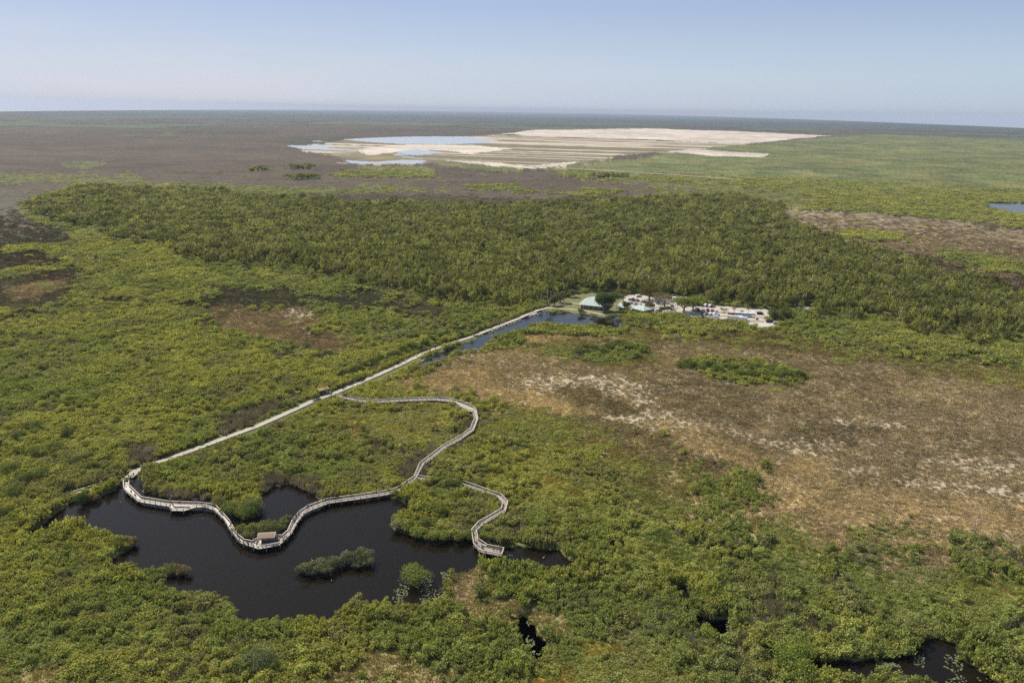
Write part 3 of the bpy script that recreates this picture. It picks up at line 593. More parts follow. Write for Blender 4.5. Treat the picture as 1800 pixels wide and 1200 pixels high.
def grow():
    # ---- shrubs and forest, fine near, coarser far
    x, y = jitter_pts(120, 2100, -AZ, AZ, lambda d: max(1.5, d*0.0047))
    r = RNG.random(len(x)); c = cover(x, y, r); d = np.hypot(x, y)
    k = KIND[c] == 1; k2 = (KIND[c] == 2)
    grassy = (KIND[c] == 3) & np.isin(c, [8, 14, 15, 0, 3, 10]) & (fbm(x/9, y/9, 201, 3) > np.select([c == 8, c == 14, c == 15, c == 3, c == 0, c == 10], [0.44, 0.56, 0.5, 0.80, 0.76, 0.72], 1.0))
    s0 = np.maximum(1.5, d*0.0047)
    # shrubs
    m = k | grassy; X, Y, S, Cc, Dd = x[m], y[m], s0[m], c[m], d[m]
    ok = clear_of(X, Y, 1.6) & ~verge(X, Y); X, Y, S, Cc, Dd = X[ok], Y[ok], S[ok], Cc[ok], Dd[ok]; n = len(X)
    hn = fbm(X/14, Y/14, 211, 3); big = fbm(X/60, Y/60, 212, 3)
    hgt = (0.8+1.7*np.clip(hn-0.28, 0, 1)*2+1.2*np.clip(big-0.4, 0, 1)*2)*(0.82+0.34*RNG.random(n))
    hgt = np.where(Cc == 8, 0.55+0.5*RNG.random(n), hgt); hgt = np.where(np.isin(Cc, [14, 3, 0, 15, 10]), 0.5+0.6*RNG.random(n), hgt)
    hgt = hgt*np.clip(S/1.55, 1, 1.8)**0.5
    shore = water_sd(X, Y); hgt = hgt*np.where((shore > -9) & (Dd < 420), 1.55, 1.0)
    R = S*(0.66+0.55*RNG.random(n)**1.5)
    R = np.where(hn > 0.54, R*1.2, R); hgt = hgt*(0.75+0.3*R/S)
    tn = canopy_tint(Cc, X, Y)
    scatter('marsh_shrubs', SHR, X, Y, np.full(n, -0.1), np.stack([R, R, hgt], 1), tn, 'bright green waist to head high shrubs covering the marsh as one thicket', 'shrubs')
    print('shrubs', n)
    # the bigger rounded bushes that stand up out of the thicket
    x, y = jitter_pts(120, 1000, -AZ, AZ, lambda d: 4.4); c = cover(x, y); m = (KIND[c] == 1) & (RNG.random(len(x)) < np.clip(fbm(x/26, y/26, 231, 3)*2.6-0.85, 0.06, 0.8)); X, Y = x[m], y[m]
    ok = clear_of(X, Y, 3.2) & ~verge(X, Y); X, Y = X[ok], Y[ok]; n = len(X); R = 1.7+1.9*RNG.random(n)**1.6; hgt = 1.9+0.55*R*(0.7+0.6*RNG.random(n))
    scatter('marsh_bushes', BIG, X, Y, np.full(n, -0.1), np.stack([R, R, hgt], 1), canopy_tint(np.full(n, 1), X, Y)*(0.86+0.26*RNG.random(n))[:, None], 'rounder taller bushes rising out of the low shrub thicket', 'shrubs')
    print('big', n)
    # forest
    x, y = jitter_pts(330, 2300, -AZ, AZ, lambda d: max(3.2, d*0.0056)); c = cover(x, y); m = KIND[c] == 2; X, Y = x[m], y[m]
    ok = clear_of(X, Y, 4.0); X, Y = X[ok], Y[ok]; n = len(X); Dd = np.hypot(X, Y); S = np.maximum(3.2, Dd*0.0056)
    R = S*(0.50+0.85*RNG.random(n)**1.4); hgt = 4.6+2.6*(R/S-0.5)+3.5*fbm(X/30, Y/30, 221, 3)+2.8*RNG.random(n)**2*1.2
    scatter('hardwood_forest', FOR, X, Y, np.full(n, 0.0), np.stack([R, R, hgt], 1), canopy_tint(np.full(n, 2), X, Y), 'dense dark green hardwood hammock stretching behind the visitor centre', 'forest')
    print('forest', n)
    # grasses
    x, y = jitter_pts(150, 1500, -AZ, AZ, lambda d: max(1.25, d*0.0036)); c = cover(x, y); m = (KIND[c] == 3) & (RNG.random(len(x)) > sstep(900, 1500, np.hypot(x, y))); X, Y, Cc = x[m], y[m], c[m]
    ok = clear_of(X, Y, 0.5) & ~verge(X, Y); X, Y, Cc = X[ok], Y[ok], Cc[ok]; n = len(X); Dd = np.hypot(X, Y); S = np.maximum(1.25, Dd*0.0036)
    hgt = (0.35+0.75*RNG.random(n))*np.clip(S/1.25, 1, 1.5); r = RNG.random(n)
    tn = gcolour(Cc, X, Y, r)*(0.72+0.62*RNG.random(n))[:, None]*1.02
    # in the pale flats only scattered tufts stand
    keep = ~((Cc == 4) & (r > 0.45)) ; X, Y, S, hgt, tn = X[keep], Y[keep], S[keep], hgt[keep], tn[keep]; n = len(X)
    R = S*(0.55+0.4*RNG.random(n))
    scatter('sawgrass', GRS, X, Y, np.full(n, -0.05), np.stack([R, R, hgt], 1), tn, 'brown and tan sawgrass carpeting the open marsh in the middle', 'grass')
    print('grass', n)
    # dead brush
    x, y = jitter_pts(200, 1800, -AZ, AZ, lambda d: max(1.5, d*0.0052)); c = cover(x, y); m = (KIND[c] == 4) | ((KIND[c] == 1) & (fbm(x/13, y/13, 601, 3) > 0.64) & (RNG.random(len(x)) < 0.45)); X, Y = x[m], y[m]
    ok = clear_of(X, Y, 1.0); X, Y = X[ok], Y[ok]; n = len(X); S = np.maximum(1.5, np.hypot(X, Y)*0.0052); R = S*(0.7+0.4*RNG.random(n))
    tn = np.array([0.24, 0.205, 0.165])*(0.6+0.7*RNG.random(n))[:, None]
    scatter('dead_brush', DED, X, Y, np.full(n, -0.05), np.stack([R, R, 1.6+1.2*RNG.random(n)], 1), tn, 'leafless grey brown brush along the pond edges and forest rim', 'brush')
grow()
# ---- lily pads floating at the pond margins
def lily():
    r = np.random.default_rng(5); g = []; pads = []
    areas = [((900, 985), (1010, 1002), 520), ((775, 1005), (835, 1060), 420), ((690, 1035), (790, 1068), 380), ((925, 1085), (950, 1160), 260), ((1235, 1090), (1280, 1120), 160), ((1540, 1150), (1625, 1172), 420), ((1660, 1150), (1790, 1215), 650), ((1455, 1165), (1480, 1190), 120), ((1530, 1178), (1560, 1200), 140), ((700, 1012), (760, 1035), 90), ((885, 975), (905, 985), 40), ((1320,1138),(1440,1170),160)]
    V = []; Fc = []; T = []
    for (x0, y0), (x1, y1), n in areas:
        for i in range(n):
            px = r.uniform(x0, x1); py = r.uniform(y0, y1); p = P(px, py, -0.42)
            q = fbm(np.array([p.x/5.0]), np.array([p.y/5.0]), 77, 3)[0]
            if q < 0.53 or water_sd(np.array([p.x]), np.array([p.y]))[0] < -1.0: continue
            R = r.uniform(0.15, 0.34); k = len(V)*1; b = len(V)
            tz = r.uniform(0, 0.06); a0 = r.uniform(0, 6.28)
            V += [(p.x+R*math.cos(a0+j*1.047), p.y+R*math.sin(a0+j*1.047), -0.41+tz+0.05*math.sin(a0*3+j)) for j in range(6)]
            Fc.append(tuple(range(b, b+6)))
    me = bpy.data.meshes.new('lily_pads'); me.from_pydata(V, [], Fc); me.update()
    o = link('lily_pads', me, mat('lily_pad', (0.15, 0.17, 0.07), 0.7, 0.5, 0.6, spec=0.2)); tag(o, 'pale green lily pads floating at the dark pond margins', 'lily pads', kind='stuff')
lily()
# ================================================================== TRAIL, YARD, CAR PARK
g = MB(); g.sweep(PATHL, 3.7, -0.05, 0.10); o = g.build('path', PATHM); tag(o, kind='structure')
g = MB(); g.sweep(SIDEWALK, 2.4, -0.05, 0.09); o = g.build('path', PATHM); tag(o, kind='structure')
g = MB(); g.sweep(WALK2, 1.8, -0.05, 0.08); o = g.build('path', PATHM); tag(o, kind='structure')
def slab(name, poly, z, m, seed=0, wob=0.8):
    p, _ = resample(list(poly)+[poly[0]], 2.0); p = p[:-1]; r = random.Random(seed)
    bm = bmesh.new(); vs = [bm.verts.new((q.x+r.uniform(-wob, wob), q.y+r.uniform(-wob, wob), z)) for q in p]
    f = bm.faces.new(vs); f.normal_update()
    if f.normal.z < 0: f.normal_flip()
    bmesh.ops.triangulate(bm, faces=bm.faces[:]); me = bpy.data.meshes.new(name); bm.to_mesh(me); bm.free()
    o = link(name, me, m); tag(o, kind='structure'); return o
slab('parking_lot', LOT, 0.06, LOTM, 2); slab('lawn', LAWN, 0.05, LAWNM, 3)
slab('road', Pxy([(1396, 543), (1401, 540), (1424, 541), (1414, 546)]), 0.06, LOTM, 4, 0.4)
for m_ in ([(1228, 548), (1262, 549.6), (1300, 551.2), (1322, 552)], [(1236, 557.2), (1262, 556), (1290, 555.5), (1345, 558.5)], [(1312, 564.2), (1344, 565.4)], [(1128, 541), (1160, 540.5), (1185, 540)], [(1102, 531.5), (1116, 532.8), (1126, 534)]):
    g = MB(); g.sweep(Pxy(m_), 2.6, 0.0, 0.20); o = g.build('median_strip', mat('dry_verge', (0.24, 0.20, 0.09), 0.95, 0.4, 0.5)); tag(o, kind='structure')
g = MB(); g.sweep(Pxy([(1000,299.5),(1100,305),(1200,311.5),(1290,318)]), 9, 0.3, 4.2); o = g.build('road', mat('marl_track', (0.50, 0.43, 0.33), 0.95, 0.2, 0.02)); tag(o, kind='structure')
# timber kerb along the lower side of the trail
g = MB(); g.sweep(PATHL, 0.25, -0.05, 0.38, off=2.05); o = g.build('kerb', POST); tag(o, kind='structure')

# ================================================================== BOARDWALKS
def deck_mesh(poly, z0, z1):
    bm = bmesh.new(); vs = [bm.verts.new((q[0], q[1], z1)) for q in poly]; f = bm.faces.new(vs); f.normal_update()
    if f.normal.z < 0: f.normal_flip()
    r = bmesh.ops.extrude_face_region(bm, geom=[f]); ev = [e for e in r['geom'] if isinstance(e, bmesh.types.BMVert)]
    bmesh.ops.translate(bm, vec=(0, 0, z0-z1), verts=ev); bmesh.ops.recalc_face_normals(bm, faces=bm.faces[:])
    bmesh.ops.triangulate(bm, faces=bm.faces[:]); me = bpy.data.meshes.new('deck'); bm.to_mesh(me); bm.free(); return me
POSTME = MB().box((0, 0, 0), (0.17, 0.17, 1.4)).mesh('post'); POSTME.materials.append(POST)
PILEME = MB().tube([(0, 0, -1.4), (0, 0, 1.4)], [0.19, 0.16], 8).mesh('pile', True); PILEME.materials.append(PILE)
def pieces(name, root, me, pts, z, limit=100):
    pts = sorted(pts, key=lambda q: q.length)
    for q in pts[:limit]:
        o = link(name, me, None, root); o.location = (q.x, q.y, z)
    if len(pts) > limit:
        vs = []; fs = []; src = [v.co for v in me.vertices]; pf = [tuple(p.vertices) for p in me.polygons]
        for q in pts[limit:]:
            n = len(vs); vs += [(v.x+q.x, v.y+q.y, v.z+z) for v in src]; fs += [tuple(i+n for i in f) for f in pf]
        m2 = bpy.data.meshes.new(name+'s'); m2.from_pydata(vs, [], fs); m2.update(); o = link(name+'s', m2, me.materials[0], root); o['kind'] = 'stuff'
def railing(root, line, step=2.45):
    g = MB(); g.sweep(line, 0.26, ZR-0.06, ZR+0.02)
    for z in (ZD+0.25, ZD+0.62): g.sweep(line, 0.05, z, z+0.12)
    g.build('railing', WOOD, root)
    return resample(line, step)[0]
root = empty('boardwalk'); tag(root, 'long grey wooden boardwalk looping over the dark pond and back to the trail', 'boardwalk')
jb, jf = 14, 16
link('deck', deck_mesh(list(BACKW[:jb+1])+list(FRONTW[:jf+1][::-1]), ZD-0.30, ZD), WOODD, root)
link('deck', deck_mesh(list(BACKW[jb:])+list(FRONTW[jf:][::-1]), ZD-0.30, ZD), mat('greyed_deck_boards', (0.40, 0.34, 0.28), 0.9, 0.18, 0.8), root)['label'] = 'greyer deck of the upper loop'
pp = railing(root, BACKW)+railing(root, FRONTW)
inner = Pxy([(305.5, 884.2), (306, 888.8), (330, 888.6), (332, 886)], ZD+0.8)
g = MB(); g.sweep(inner, 0.3, ZD+0.72, ZD+0.8); g.sweep(inner, 0.08, ZD, ZD+0.72); g.build('inner_rail', WOOD, root)
pieces('post', root, POSTME, pp, ZD+0.30)
pieces('pile', root, PILEME, resample(BACKW, 4.9)[0]+resample(FRONTW, 4.9)[0], 0.0)
sp = empty('boardwalk'); tag(sp, 'brown spur boardwalk bending through green shrubs to a small viewing deck', 'boardwalk')
link('deck', deck_mesh(list(SLW)+list(SRW[::-1]), ZD-0.30, ZD+0.004), WOODB, sp)
endl = np.array([SLW[-1], SRW[-1]])
pp = railing(sp, SRW)+railing(sp, SLW)+railing(sp, endl)
pieces('post', sp, POSTME, pp, ZD+0.30)
pieces('pile', sp, PILEME, resample(SRW, 4.9)[0]+resample(SLW, 4.9)[0], 0.0)
def bench(px, py, rz, label, z=ZD, m=None):
    p = P(px, py, z+0.45); r = empty('bench', (p.x, p.y, z), rz); tag(r, label, 'bench')
    MB().box((0, 0, 0.46), (1.9, 0.5, 0.09)).build('seat', m or WOOD, r)
    for s in (-0.75, 0.75): MB().box((s, 0, 0.21), (0.1, 0.42, 0.42)).build('leg', m or WOOD, r)
bench(852.5, 957.5, -0.4, 'pale bench on the brown viewing deck at the end of the spur', m=STUCCO)
bench(819.5, 707.5, -0.5, 'pale bench against the outer rail of the upper loop platform', m=STUCCO)
bench(312, 889.3, -0.1, 'long low bench inside the square bay of the western boardwalk')
# ---- old causeway past the boardwalk head
r = empty('footbridge'); tag(r, 'narrow old plank footbridge between pale side walls left of the boardwalk head', 'footbridge')
a = Pxy([(208, 843.5), (190, 849), (160, 860), (126, 868.5)], 0.3)
MB().sweep(a, 1.9, -0.8, 0.3).build('deck', mat('old_planks', (0.42, 0.36, 0.30), 0.9, 0.35, 1.0), r)
for px in ([(207, 834), (190, 840.5), (160, 853), (128, 862.5)], [(200, 844), (181, 851), (161, 859.5)]):
    b = Pxy(px, 0.9); MB().sweep(b, 0.32, 0.78, 0.92).build('side_rail', WOODD, r)
    for q in resample(b, 5)[0]: MB().box((q.x, q.y, 0.1), (0.2, 0.2, 1.4)).build('post', POST, r)
# ---- stone edging along the channel bank
def rocks(px, n, label):
    L = Pxy(px); pts, _ = resample(L, max(0.6, sum(np.hypot(*(L[i+1]-L[i])) for i in range(len(L)-1))/n)); rr = random.Random(len(px)*7+n); g = MB()
    for q in pts:
        if rr.random() < 0.25: continue
        s = rr.uniform(0.5, 1.1); g.box((q.x+rr.uniform(-.4, .4), q.y+rr.uniform(-.4, .4), 0.0), (s*1.6, s*0.8, s*0.5), rr.uniform(0.3, 1.0), (0.7, 0.7))
    o = g.build('stone_edging', ROCK); tag(o, label, 'stone edging')
rocks([(705,649),(716,644)], 6, 'short pale line of stones on the grass bank where the channel narrows')
rocks([(735,636.5),(744,633)], 5, 'few pale stones at the narrow tip of the channel')
rocks([(865,582),(885,574.5)], 9, 'pale stone edging on the trail bank halfway up the channel')
rocks([(895,571.5),(918,561.5)], 10, 'pale stone edging on the trail bank below the lookout')
rocks([(924,558),(944,555),(951,548)], 10, 'rough stones round the edge of the trail lookout')
rocks([(1040,554),(1055,557),(1070,557)], 12, 'grey stones below the curved walk in front of the big round tree')
g = MB(); lk_ = Pxy([(925,551),(934,548),(942,548),(945,551),(936,554),(924,556)]); o = link('path', deck_mesh(lk_, -0.3, 0.12), PATHM); tag(o, kind='structure')

# ================================================================== SHELTERS AND BUILDINGS
def gable(c, rz, L, W, ze, zr, t=0.18):
    """gable roof as thick slabs, in local x (ridge) / y"""
    g = MB(); co, si = math.cos(rz), math.sin(rz)
    def w_(x, y, z): return (c[0]+x*co-y*si, c[1]+x*si+y*co, z)
    for s in (-1, 1):
        v = [w_(-L/2, 0, zr), w_(L/2, 0, zr), w_(L/2, s*W/2, ze), w_(-L/2, s*W/2, ze)]
        v2 = [(a, b, z-t) for a, b, z in v]
        g.add(v+v2, [(0, 1, 2, 3), (4, 7, 6, 5), (0, 4, 5, 1), (1, 5, 6, 2), (2, 6, 7, 3), (3, 7, 4, 0)])
    return g
def shelter(px, py, rz, L, W, z0, he, hr, roofm, label, bench_=True):
    p = P(px, py, z0); r = empty('shelter', (p.x, p.y, z0), rz); tag(r, label, 'shelter')
    gable((0, 0), 0, L, W, he, hr).build('roof', roofm, r)
    MB().box((0, -W/2-0.03, he-0.17), (L+0.1, 0.06, 0.26)).build('fascia', WOODD, r)
    for x in (-L/2-0.03, L/2+0.03):
        g = MB(); t = 0.05
        for s in (-1, 1):
            v = [(x-t, 0, hr+.05), (x+t, 0, hr+.05), (x+t, s*W/2, he+.05), (x-t, s*W/2, he+.05)]; v2 = [(a, b, z-0.3) for a, b, z in v]
            g.add(v+v2, [(0, 1, 2, 3), (4, 7, 6, 5), (0, 4, 5, 1), (1, 5, 6, 2), (2, 6, 7, 3), (3, 7, 4, 0)])
        g.build('barge_board', WOODD, r)
    for x in (-L/2+0.4, 0, L/2-0.4):
        for y in (-W/2+0.35, W/2-0.35): MB().box((x, y, he/2-0.1), (0.18, 0.18, he-0.2)).build('post', POST, r)
    if bench_:
        MB().box((0, W/2-0.7, 0.45), (L-1.2, 0.5, 0.1)).box((0, W/2-0.45, 0.8), (L-1.2, 0.06, 0.35)).build('bench', POST, r)
    return r
sh_ = shelter(473, 946.6, 0.16, 5.9, 3.9, ZD, 2.45, 2.95, SHINGLE, 'brown shingled shelter with pale barge boards on the boardwalk over the pond')
q = P(468.5, 938.5, ZD+2.7); sh_.location = (q.x, q.y, ZD)
shade_sheet = deck_mesh(Pxy([(457.5, 945.5), (461, 955), (490, 950.5), (487.5, 942)], ZD), ZD+0.01, ZD+0.05)  # near-black sheet laid on the deck, painting in the shade under the shelter roof
shade_sheet.transform(Matrix.LocRotScale(sh_.location, sh_.rotation_euler, None).inverted()); link('floor', shade_sheet, mat('painted_shade', (0.022, 0.020, 0.022), 0.8), sh_)
shelter(567, 691, 0.72, 6.0, 4.0, 0.1, 2.6, 3.4, TANROOF, 'tan roofed open shelter beside the trail where the boardwalk leaves it')
MB_ = MB().box((0, 0, 0), (5.5, 4.2, 0.12)).build('path', PATHM); q = P(573, 690, 0.06); MB_.location = q; MB_.rotation_euler = (0, 0, 0.72); tag(MB_, kind='structure')
def hipbuild(name, p0, p1, depth, ze, zr, inset, label, cat, posts=True, wall_in=2.0, windows=5):
    a = P(*p0, ze); b = P(*p1, ze); d = b-a; L = d.length; rz = math.atan2(d.y, d.x); r = empty(name, (a.x, a.y, 0), rz); tag(r, label, cat)
    W = depth; e = [(0, 0, ze), (L, 0, ze), (L, W, ze), (0, W, ze)]; rg = [(inset, W/2, zr), (L-inset, W/2, zr)]
    g = MB(); g.add(e+rg, [(0, 1, 5, 4), (1, 2, 5), (2, 3, 4, 5), (3, 0, 4), (3, 2, 1, 0)]); ro = g.build('roof', GREENROOF, r)
    g = MB(); n = int(L/1.2)
    for i in range(1, n):      # standing seams on the front slope
        x = L*i/n; f = min(1, x/inset, (L-x)/inset); g.tube([(x, 0, ze+0.04), (x, W/2*f, ze+(zr-ze)*f+0.04)], 0.05, 4)
    g.build('seams', GREENROOF, ro)
    g = MB().tube([rg[0], rg[1]], 0.14, 6)
    for k, q in ((0, 0), (1, 1), (2, 1), (3, 0)): g.tube([e[k], rg[q]], 0.10, 5)
    g.build('ridge_cap', GREENROOF, ro)
    MB().box((L/2, W/2, ze/2-0.05), (L-2*wall_in, W-2*wall_in, ze-0.1)).build('wall', WALLM, r)
    for i in range(windows):
        x = wall_in+0.9+(L-2*wall_in-1.8)*i/max(1, windows-1); w_ = MB().box((x, wall_in-0.03, 1.6), (1.3, 0.1, 1.3)).build('window', STUCCO, r)
        MB().box((x, wall_in-0.10, 1.6), (1.1, 0.06, 1.1)).build('pane', GLASS, w_)
    if posts:
        for i in range(6):
            MB().box((0.6+(L-1.2)*i/5, 0.6, ze/2-0.05), (0.3, 0.3, ze-0.1)).build('post', STUCCO, r)
    return r
hipbuild('visitor_centre', (1015.5, 534.8), (1062, 539.6), 22, 3.2, 8.2, 8.5, 'pale green hip roofed pavilion left of the big round tree by the pond', 'visitor centre')
hipbuild('restroom_building', (1083, 539.6), (1097.5, 540.9), 15, 3.2, 4.8, 2.0, 'small pale green roofed link building right behind the big round tree', 'building', windows=2)
hipbuild('restroom_building', (1105, 540.5), (1131.5, 546.8), 13, 3.2, 5.3, 4.5, 'long pale green hip roofed building in front of the car park edge', 'building', windows=4)
# flagpole
p = P(1087, 516.5); r = empty('flagpole', (p.x, p.y, 0)); tag(r, 'tall pale flagpole with a white and red flag behind the big round tree', 'flagpole')
MB().tube([(0, 0, 0), (0, 0, 11)], [0.16, 0.09], 8).build('pole', STUCCO, r, True); MB().tube([(0, 0, 11), (0, 0, 11.3)], [0.2, 0.1], 8).build('finial', METAL, r)
g = MB(); nx = 10; W_ = 2.6
for k in range(2):
    off = k*0.03
    g.add([(-W_*i/nx, 0.25*math.sin(i*0.9)+off, z) for i in range(nx+1) for z in (9.0-0.03*i, 10.9-0.03*i)], [(2*i, 2*i+2, 2*i+3, 2*i+1) for i in range(nx)])
g.build('flag', mat('flag_cloth', (0.75, 0.70, 0.72), 0.8), r)

# ================================================================== TREES AND BUSHES AS THINGS
def put_tree(name, px, py, R, Hh, tint, label, cat='tree', group=None, n=900, leaf=0.5, base=0.3, seed=0, lob=7, twig=False):
    p = P(px, py, 0); r = empty(name, (p.x, p.y, 0)); tag(r, label, cat, group)
    R *= 1.12; n = int(n*1.7); zb = Hh*base; me = leafy(seed+int(px), rlobes(seed+int(px*3+py), R, Hh-zb, lob, zb), n, leaf)
    if twig: me.materials.clear(); me.materials.append(GRASSM)
    c = link('crown' if name.endswith('tree') else 'foliage', me, None, r); c['tint'] = tuple(v*1.25 for v in tint)
    rr = random.Random(int(px)); g = MB(); tr = max(0.10, R*0.07)
    g.tube([(0, 0, -0.5), (0.1, 0, zb+Hh*0.1), (0, 0.1, Hh*0.75)], [tr, tr*0.75, tr*0.3], 7)
    for k in range(4):
        a = rr.uniform(0, 6.28); g.tube([(0, 0, zb*0.8+Hh*0.06*k), (R*0.55*math.cos(a), R*0.55*math.sin(a), zb+Hh*0.35)], [tr*0.55, tr*0.2], 5)
    g.build('trunk' if name.endswith('tree') else 'stem', BARK, r, True)
    return r
DKG = (0.070, 0.092, 0.036); MDG = (0.13, 0.155, 0.052); YG = (0.19, 0.20, 0.05); GG = (0.13, 0.14, 0.075); BRN = (0.16, 0.13, 0.075)
put_tree('round_tree', 1064, 547.0, 8.8, 15.5, (0.085, 0.115, 0.045), 'big dark green round crowned tree between the green roofs', n=5200, leaf=0.8, base=0.08, lob=16)
put_tree('shade_tree', 1071, 519, 7.0, 14.5, (0.05, 0.068, 0.028), 'tall dark tree standing at the back edge of the lawn', n=2600, leaf=0.8, base=0.15, lob=12)
put_tree('shade_tree', 1095, 529.5, 5.8, 9.5, (0.15, 0.14, 0.065), 'olive brown spreading tree below the flagpole', n=1500, leaf=0.6, base=0.3, lob=10)
put_tree('shade_tree', 1143, 544.8, 4.8, 6.0, (0.125, 0.12, 0.04), 'low olive tree at the right end of the long green roof', n=1300, leaf=0.6, base=0.2, lob=9)
put_tree('shade_tree', 1141, 526, 10.0, 12.5, (0.105, 0.105, 0.035), 'broad olive tree at the far edge of the car park entrance', n=2200, leaf=0.7, base=0.2, lob=12)
put_tree('bare_tree', 1168, 539, 8.5, 9.5, (0.17, 0.145, 0.11), 'greyish half bare tree in the middle of the car park rows', n=1100, leaf=0.45, base=0.2, lob=9)
put_tree('bare_tree', 1157, 533, 7.0, 9.0, (0.15, 0.12, 0.095), 'brownish half bare tree just behind the grey one in the car park', n=800, leaf=0.45, base=0.2, lob=9)
put_tree('shade_tree', 1202, 547.5, 10.0, 11.0, (0.165, 0.185, 0.05), 'wide bright green tree spreading over the cars', n=3200, leaf=0.7, base=0.22, lob=13)
put_tree('shade_tree', 1218, 545, 7.5, 8.0, (0.14, 0.155, 0.05), 'green tree joined to the right of the wide bright one in the car park', n=2000, leaf=0.7, base=0.25, lob=10)
put_tree('shade_tree', 1102, 546, 4.4, 7.5, (0.075, 0.095, 0.035), 'small dark green tree between the link roof and the long green roof', n=1100, leaf=0.5, base=0.1, lob=8)
put_tree('shade_tree', 1163, 551, 3.0, 5.5, (0.065, 0.085, 0.03), 'small dark conical tree by the near edge of the car park', n=700, leaf=0.5, base=0.1, lob=6)
put_tree('shade_tree', 1173, 547, 3.4, 4.5, (0.11, 0.12, 0.045), 'low green bushy tree just right of the small dark conical one', n=700, leaf=0.5, base=0.1, lob=6)
put_tree('shade_tree', 1361, 563, 6.5, 8.5, (0.105, 0.125, 0.04), 'green tree overhanging the right end of the car park', n=1800, leaf=0.6, base=0.25, lob=11)
put_tree('shade_tree', 1382, 562, 6.0, 8.0, (0.10, 0.125, 0.042), 'second green tree closing the right end of the car park', n=1500, leaf=0.6, base=0.2, lob=10)
put_tree('shade_tree', 1394, 540, 5.5, 9.5, (0.11, 0.12, 0.06), 'pale olive tree beside the short piece of road at the far right', n=1500, leaf=0.6, base=0.2, lob=10)
put_tree('shade_tree', 1009, 522, 4.0, 6.0, (0.12, 0.115, 0.075), 'greyish tree shading the upper left corner of the lawn', n=900, leaf=0.5, base=0.3, lob=8)
put_tree('shade_tree', 975, 538, 4.2, 8.0, (0.10, 0.095, 0.065), 'dusky tree where the curved walk meets the trail', n=1100, leaf=0.5, base=0.15, lob=9)
put_tree('shade_tree', 985, 532, 5.5, 9.0, (0.115, 0.12, 0.06), 'grey green tree just behind the dusky one at the lawn corner', n=1300, leaf=0.5, base=0.15, lob=9)
put_tree('waterside_tree', 1023, 552.5, 3.6, 3.8, (0.12, 0.12, 0.06), 'small grey green bushy tree leaning over the pond below the pavilion', n=900, leaf=0.4, base=0.05, lob=7)
put_tree('waterside_tree', 1086, 569, 3.4, 5.0, (0.20, 0.20, 0.17), 'pale grey bushy tree at the right tip of the far pond', n=800, leaf=0.4, base=0.05, lob=7)
put_tree('waterside_tree', 1073, 571, 2.6, 3.4, (0.13, 0.14, 0.06), 'small green bush tree at the bottom right corner of the far pond', n=600, leaf=0.4, base=0.05, lob=6)
put_tree('waterside_tree', 808, 614, 2.4, 2.0, (0.18, 0.19, 0.06), 'small round bright bush standing in the channel', n=500, leaf=0.3, base=0.0, lob=6)
put_tree('bare_tree', 267, 802, 4.2, 5.5, (0.20, 0.18, 0.15), 'pale leafless bushy tree above the trail near the boardwalk head', n=700, leaf=0.22, base=0.15, lob=9)
for px, py, R_, H_, t_, lb in [
  (553, 703, 2.0, 3.0, (0.10, 0.125, 0.045), 'dark bush leaning over the trail just below the tan roofed shelter'),
  (559, 700, 1.6, 2.4, (0.11, 0.13, 0.05), 'smaller bush between the tan roofed shelter and the trail'),
  (146, 884, 3.0, 4.6, (0.06, 0.085, 0.028), 'dark round bush at the pond edge beside the old footbridge'),
  (166, 880, 2.0, 2.2, BRN, 'brownish bush on the bank just right of the dark round bush'),
  (208, 846, 1.6, 2.6, MDG, 'green bush at the landward end of the old footbridge'),
  (730, 1020, 5.6, 5.0, (0.17, 0.20, 0.045), 'single round bright green bush standing alone in the pond'),
  (697, 930, 3.0, 3.8, (0.21, 0.21, 0.14), 'pale grey bush at the tip of the green point in the pond'),
  (322, 1008, 3.0, 2.8, (0.17, 0.14, 0.08), 'brown tipped bush at the end of the lower left point'),
  (300, 1007, 2.6, 3.0, (0.15, 0.15, 0.06), 'olive bush just behind the brown tipped one on the lower left point'),
  (232, 957, 3.0, 3.0, (0.17, 0.15, 0.07), 'yellowish bush at the end of the upper left point'),
  (213, 962, 3.2, 3.4, (0.13, 0.14, 0.05), 'green bush next to the yellowish one on the upper left point'),
  (448, 1172, 6.0, 4.4, (0.12, 0.14, 0.07), 'big grey green bush near the bottom edge left of the middle'),
  (400, 902, 4.4, 4.4, (0.13, 0.16, 0.05), 'green bush on the shore behind the west boardwalk'),
  (430, 908, 5.4, 5.6, (0.11, 0.145, 0.045), 'large round dark green bush where the inner pond meets the west boardwalk'),
  (449, 897, 4.4, 4.6, (0.14, 0.15, 0.075), 'grey green bush at the corner of the inner pond'),
  (388, 890, 3.4, 3.6, (0.15, 0.15, 0.06), 'olive bush at the back rail of the west boardwalk'),
  (1393, 1176, 7.0, 5.6, (0.17, 0.21, 0.05), 'big bright green bush mass at the right bottom corner ponds'),
  (1240, 1058, 4.0, 3.6, (0.20, 0.23, 0.05), 'bright round bush right of the small dark hole in the thicket'),
  (1246, 1074, 3.6, 3.0, (0.19, 0.21, 0.05), 'bright bush just below the round one by the small dark hole'),
  (1246, 1118, 3.8, 3.0, (0.20, 0.22, 0.045), 'yellow green bush under the small lily pool'),
  (1436, 445, 6.0, 7.0, DKG, 'dark tree cluster at the left rim of the right hand brown clearing')]:
    put_tree('bush', px, py, R_, H_, t_, lb, 'bush', n=int(260*R_), leaf=0.36 if R_ < 6.5 else 0.45, base=0.02, lob=int(5+R_))
def bushes(lst, label, group, tint, seed=1):
    rr = random.Random(seed)
    for px, py, R_, H_ in lst:
        f = rr.uniform(0.8, 1.2); put_tree('bush', px, py, R_, H_, [c*f for c in tint], label, 'bush', group, n=int(230*R_), leaf=0.36, base=0.02, lob=int(5+R_), seed=seed)
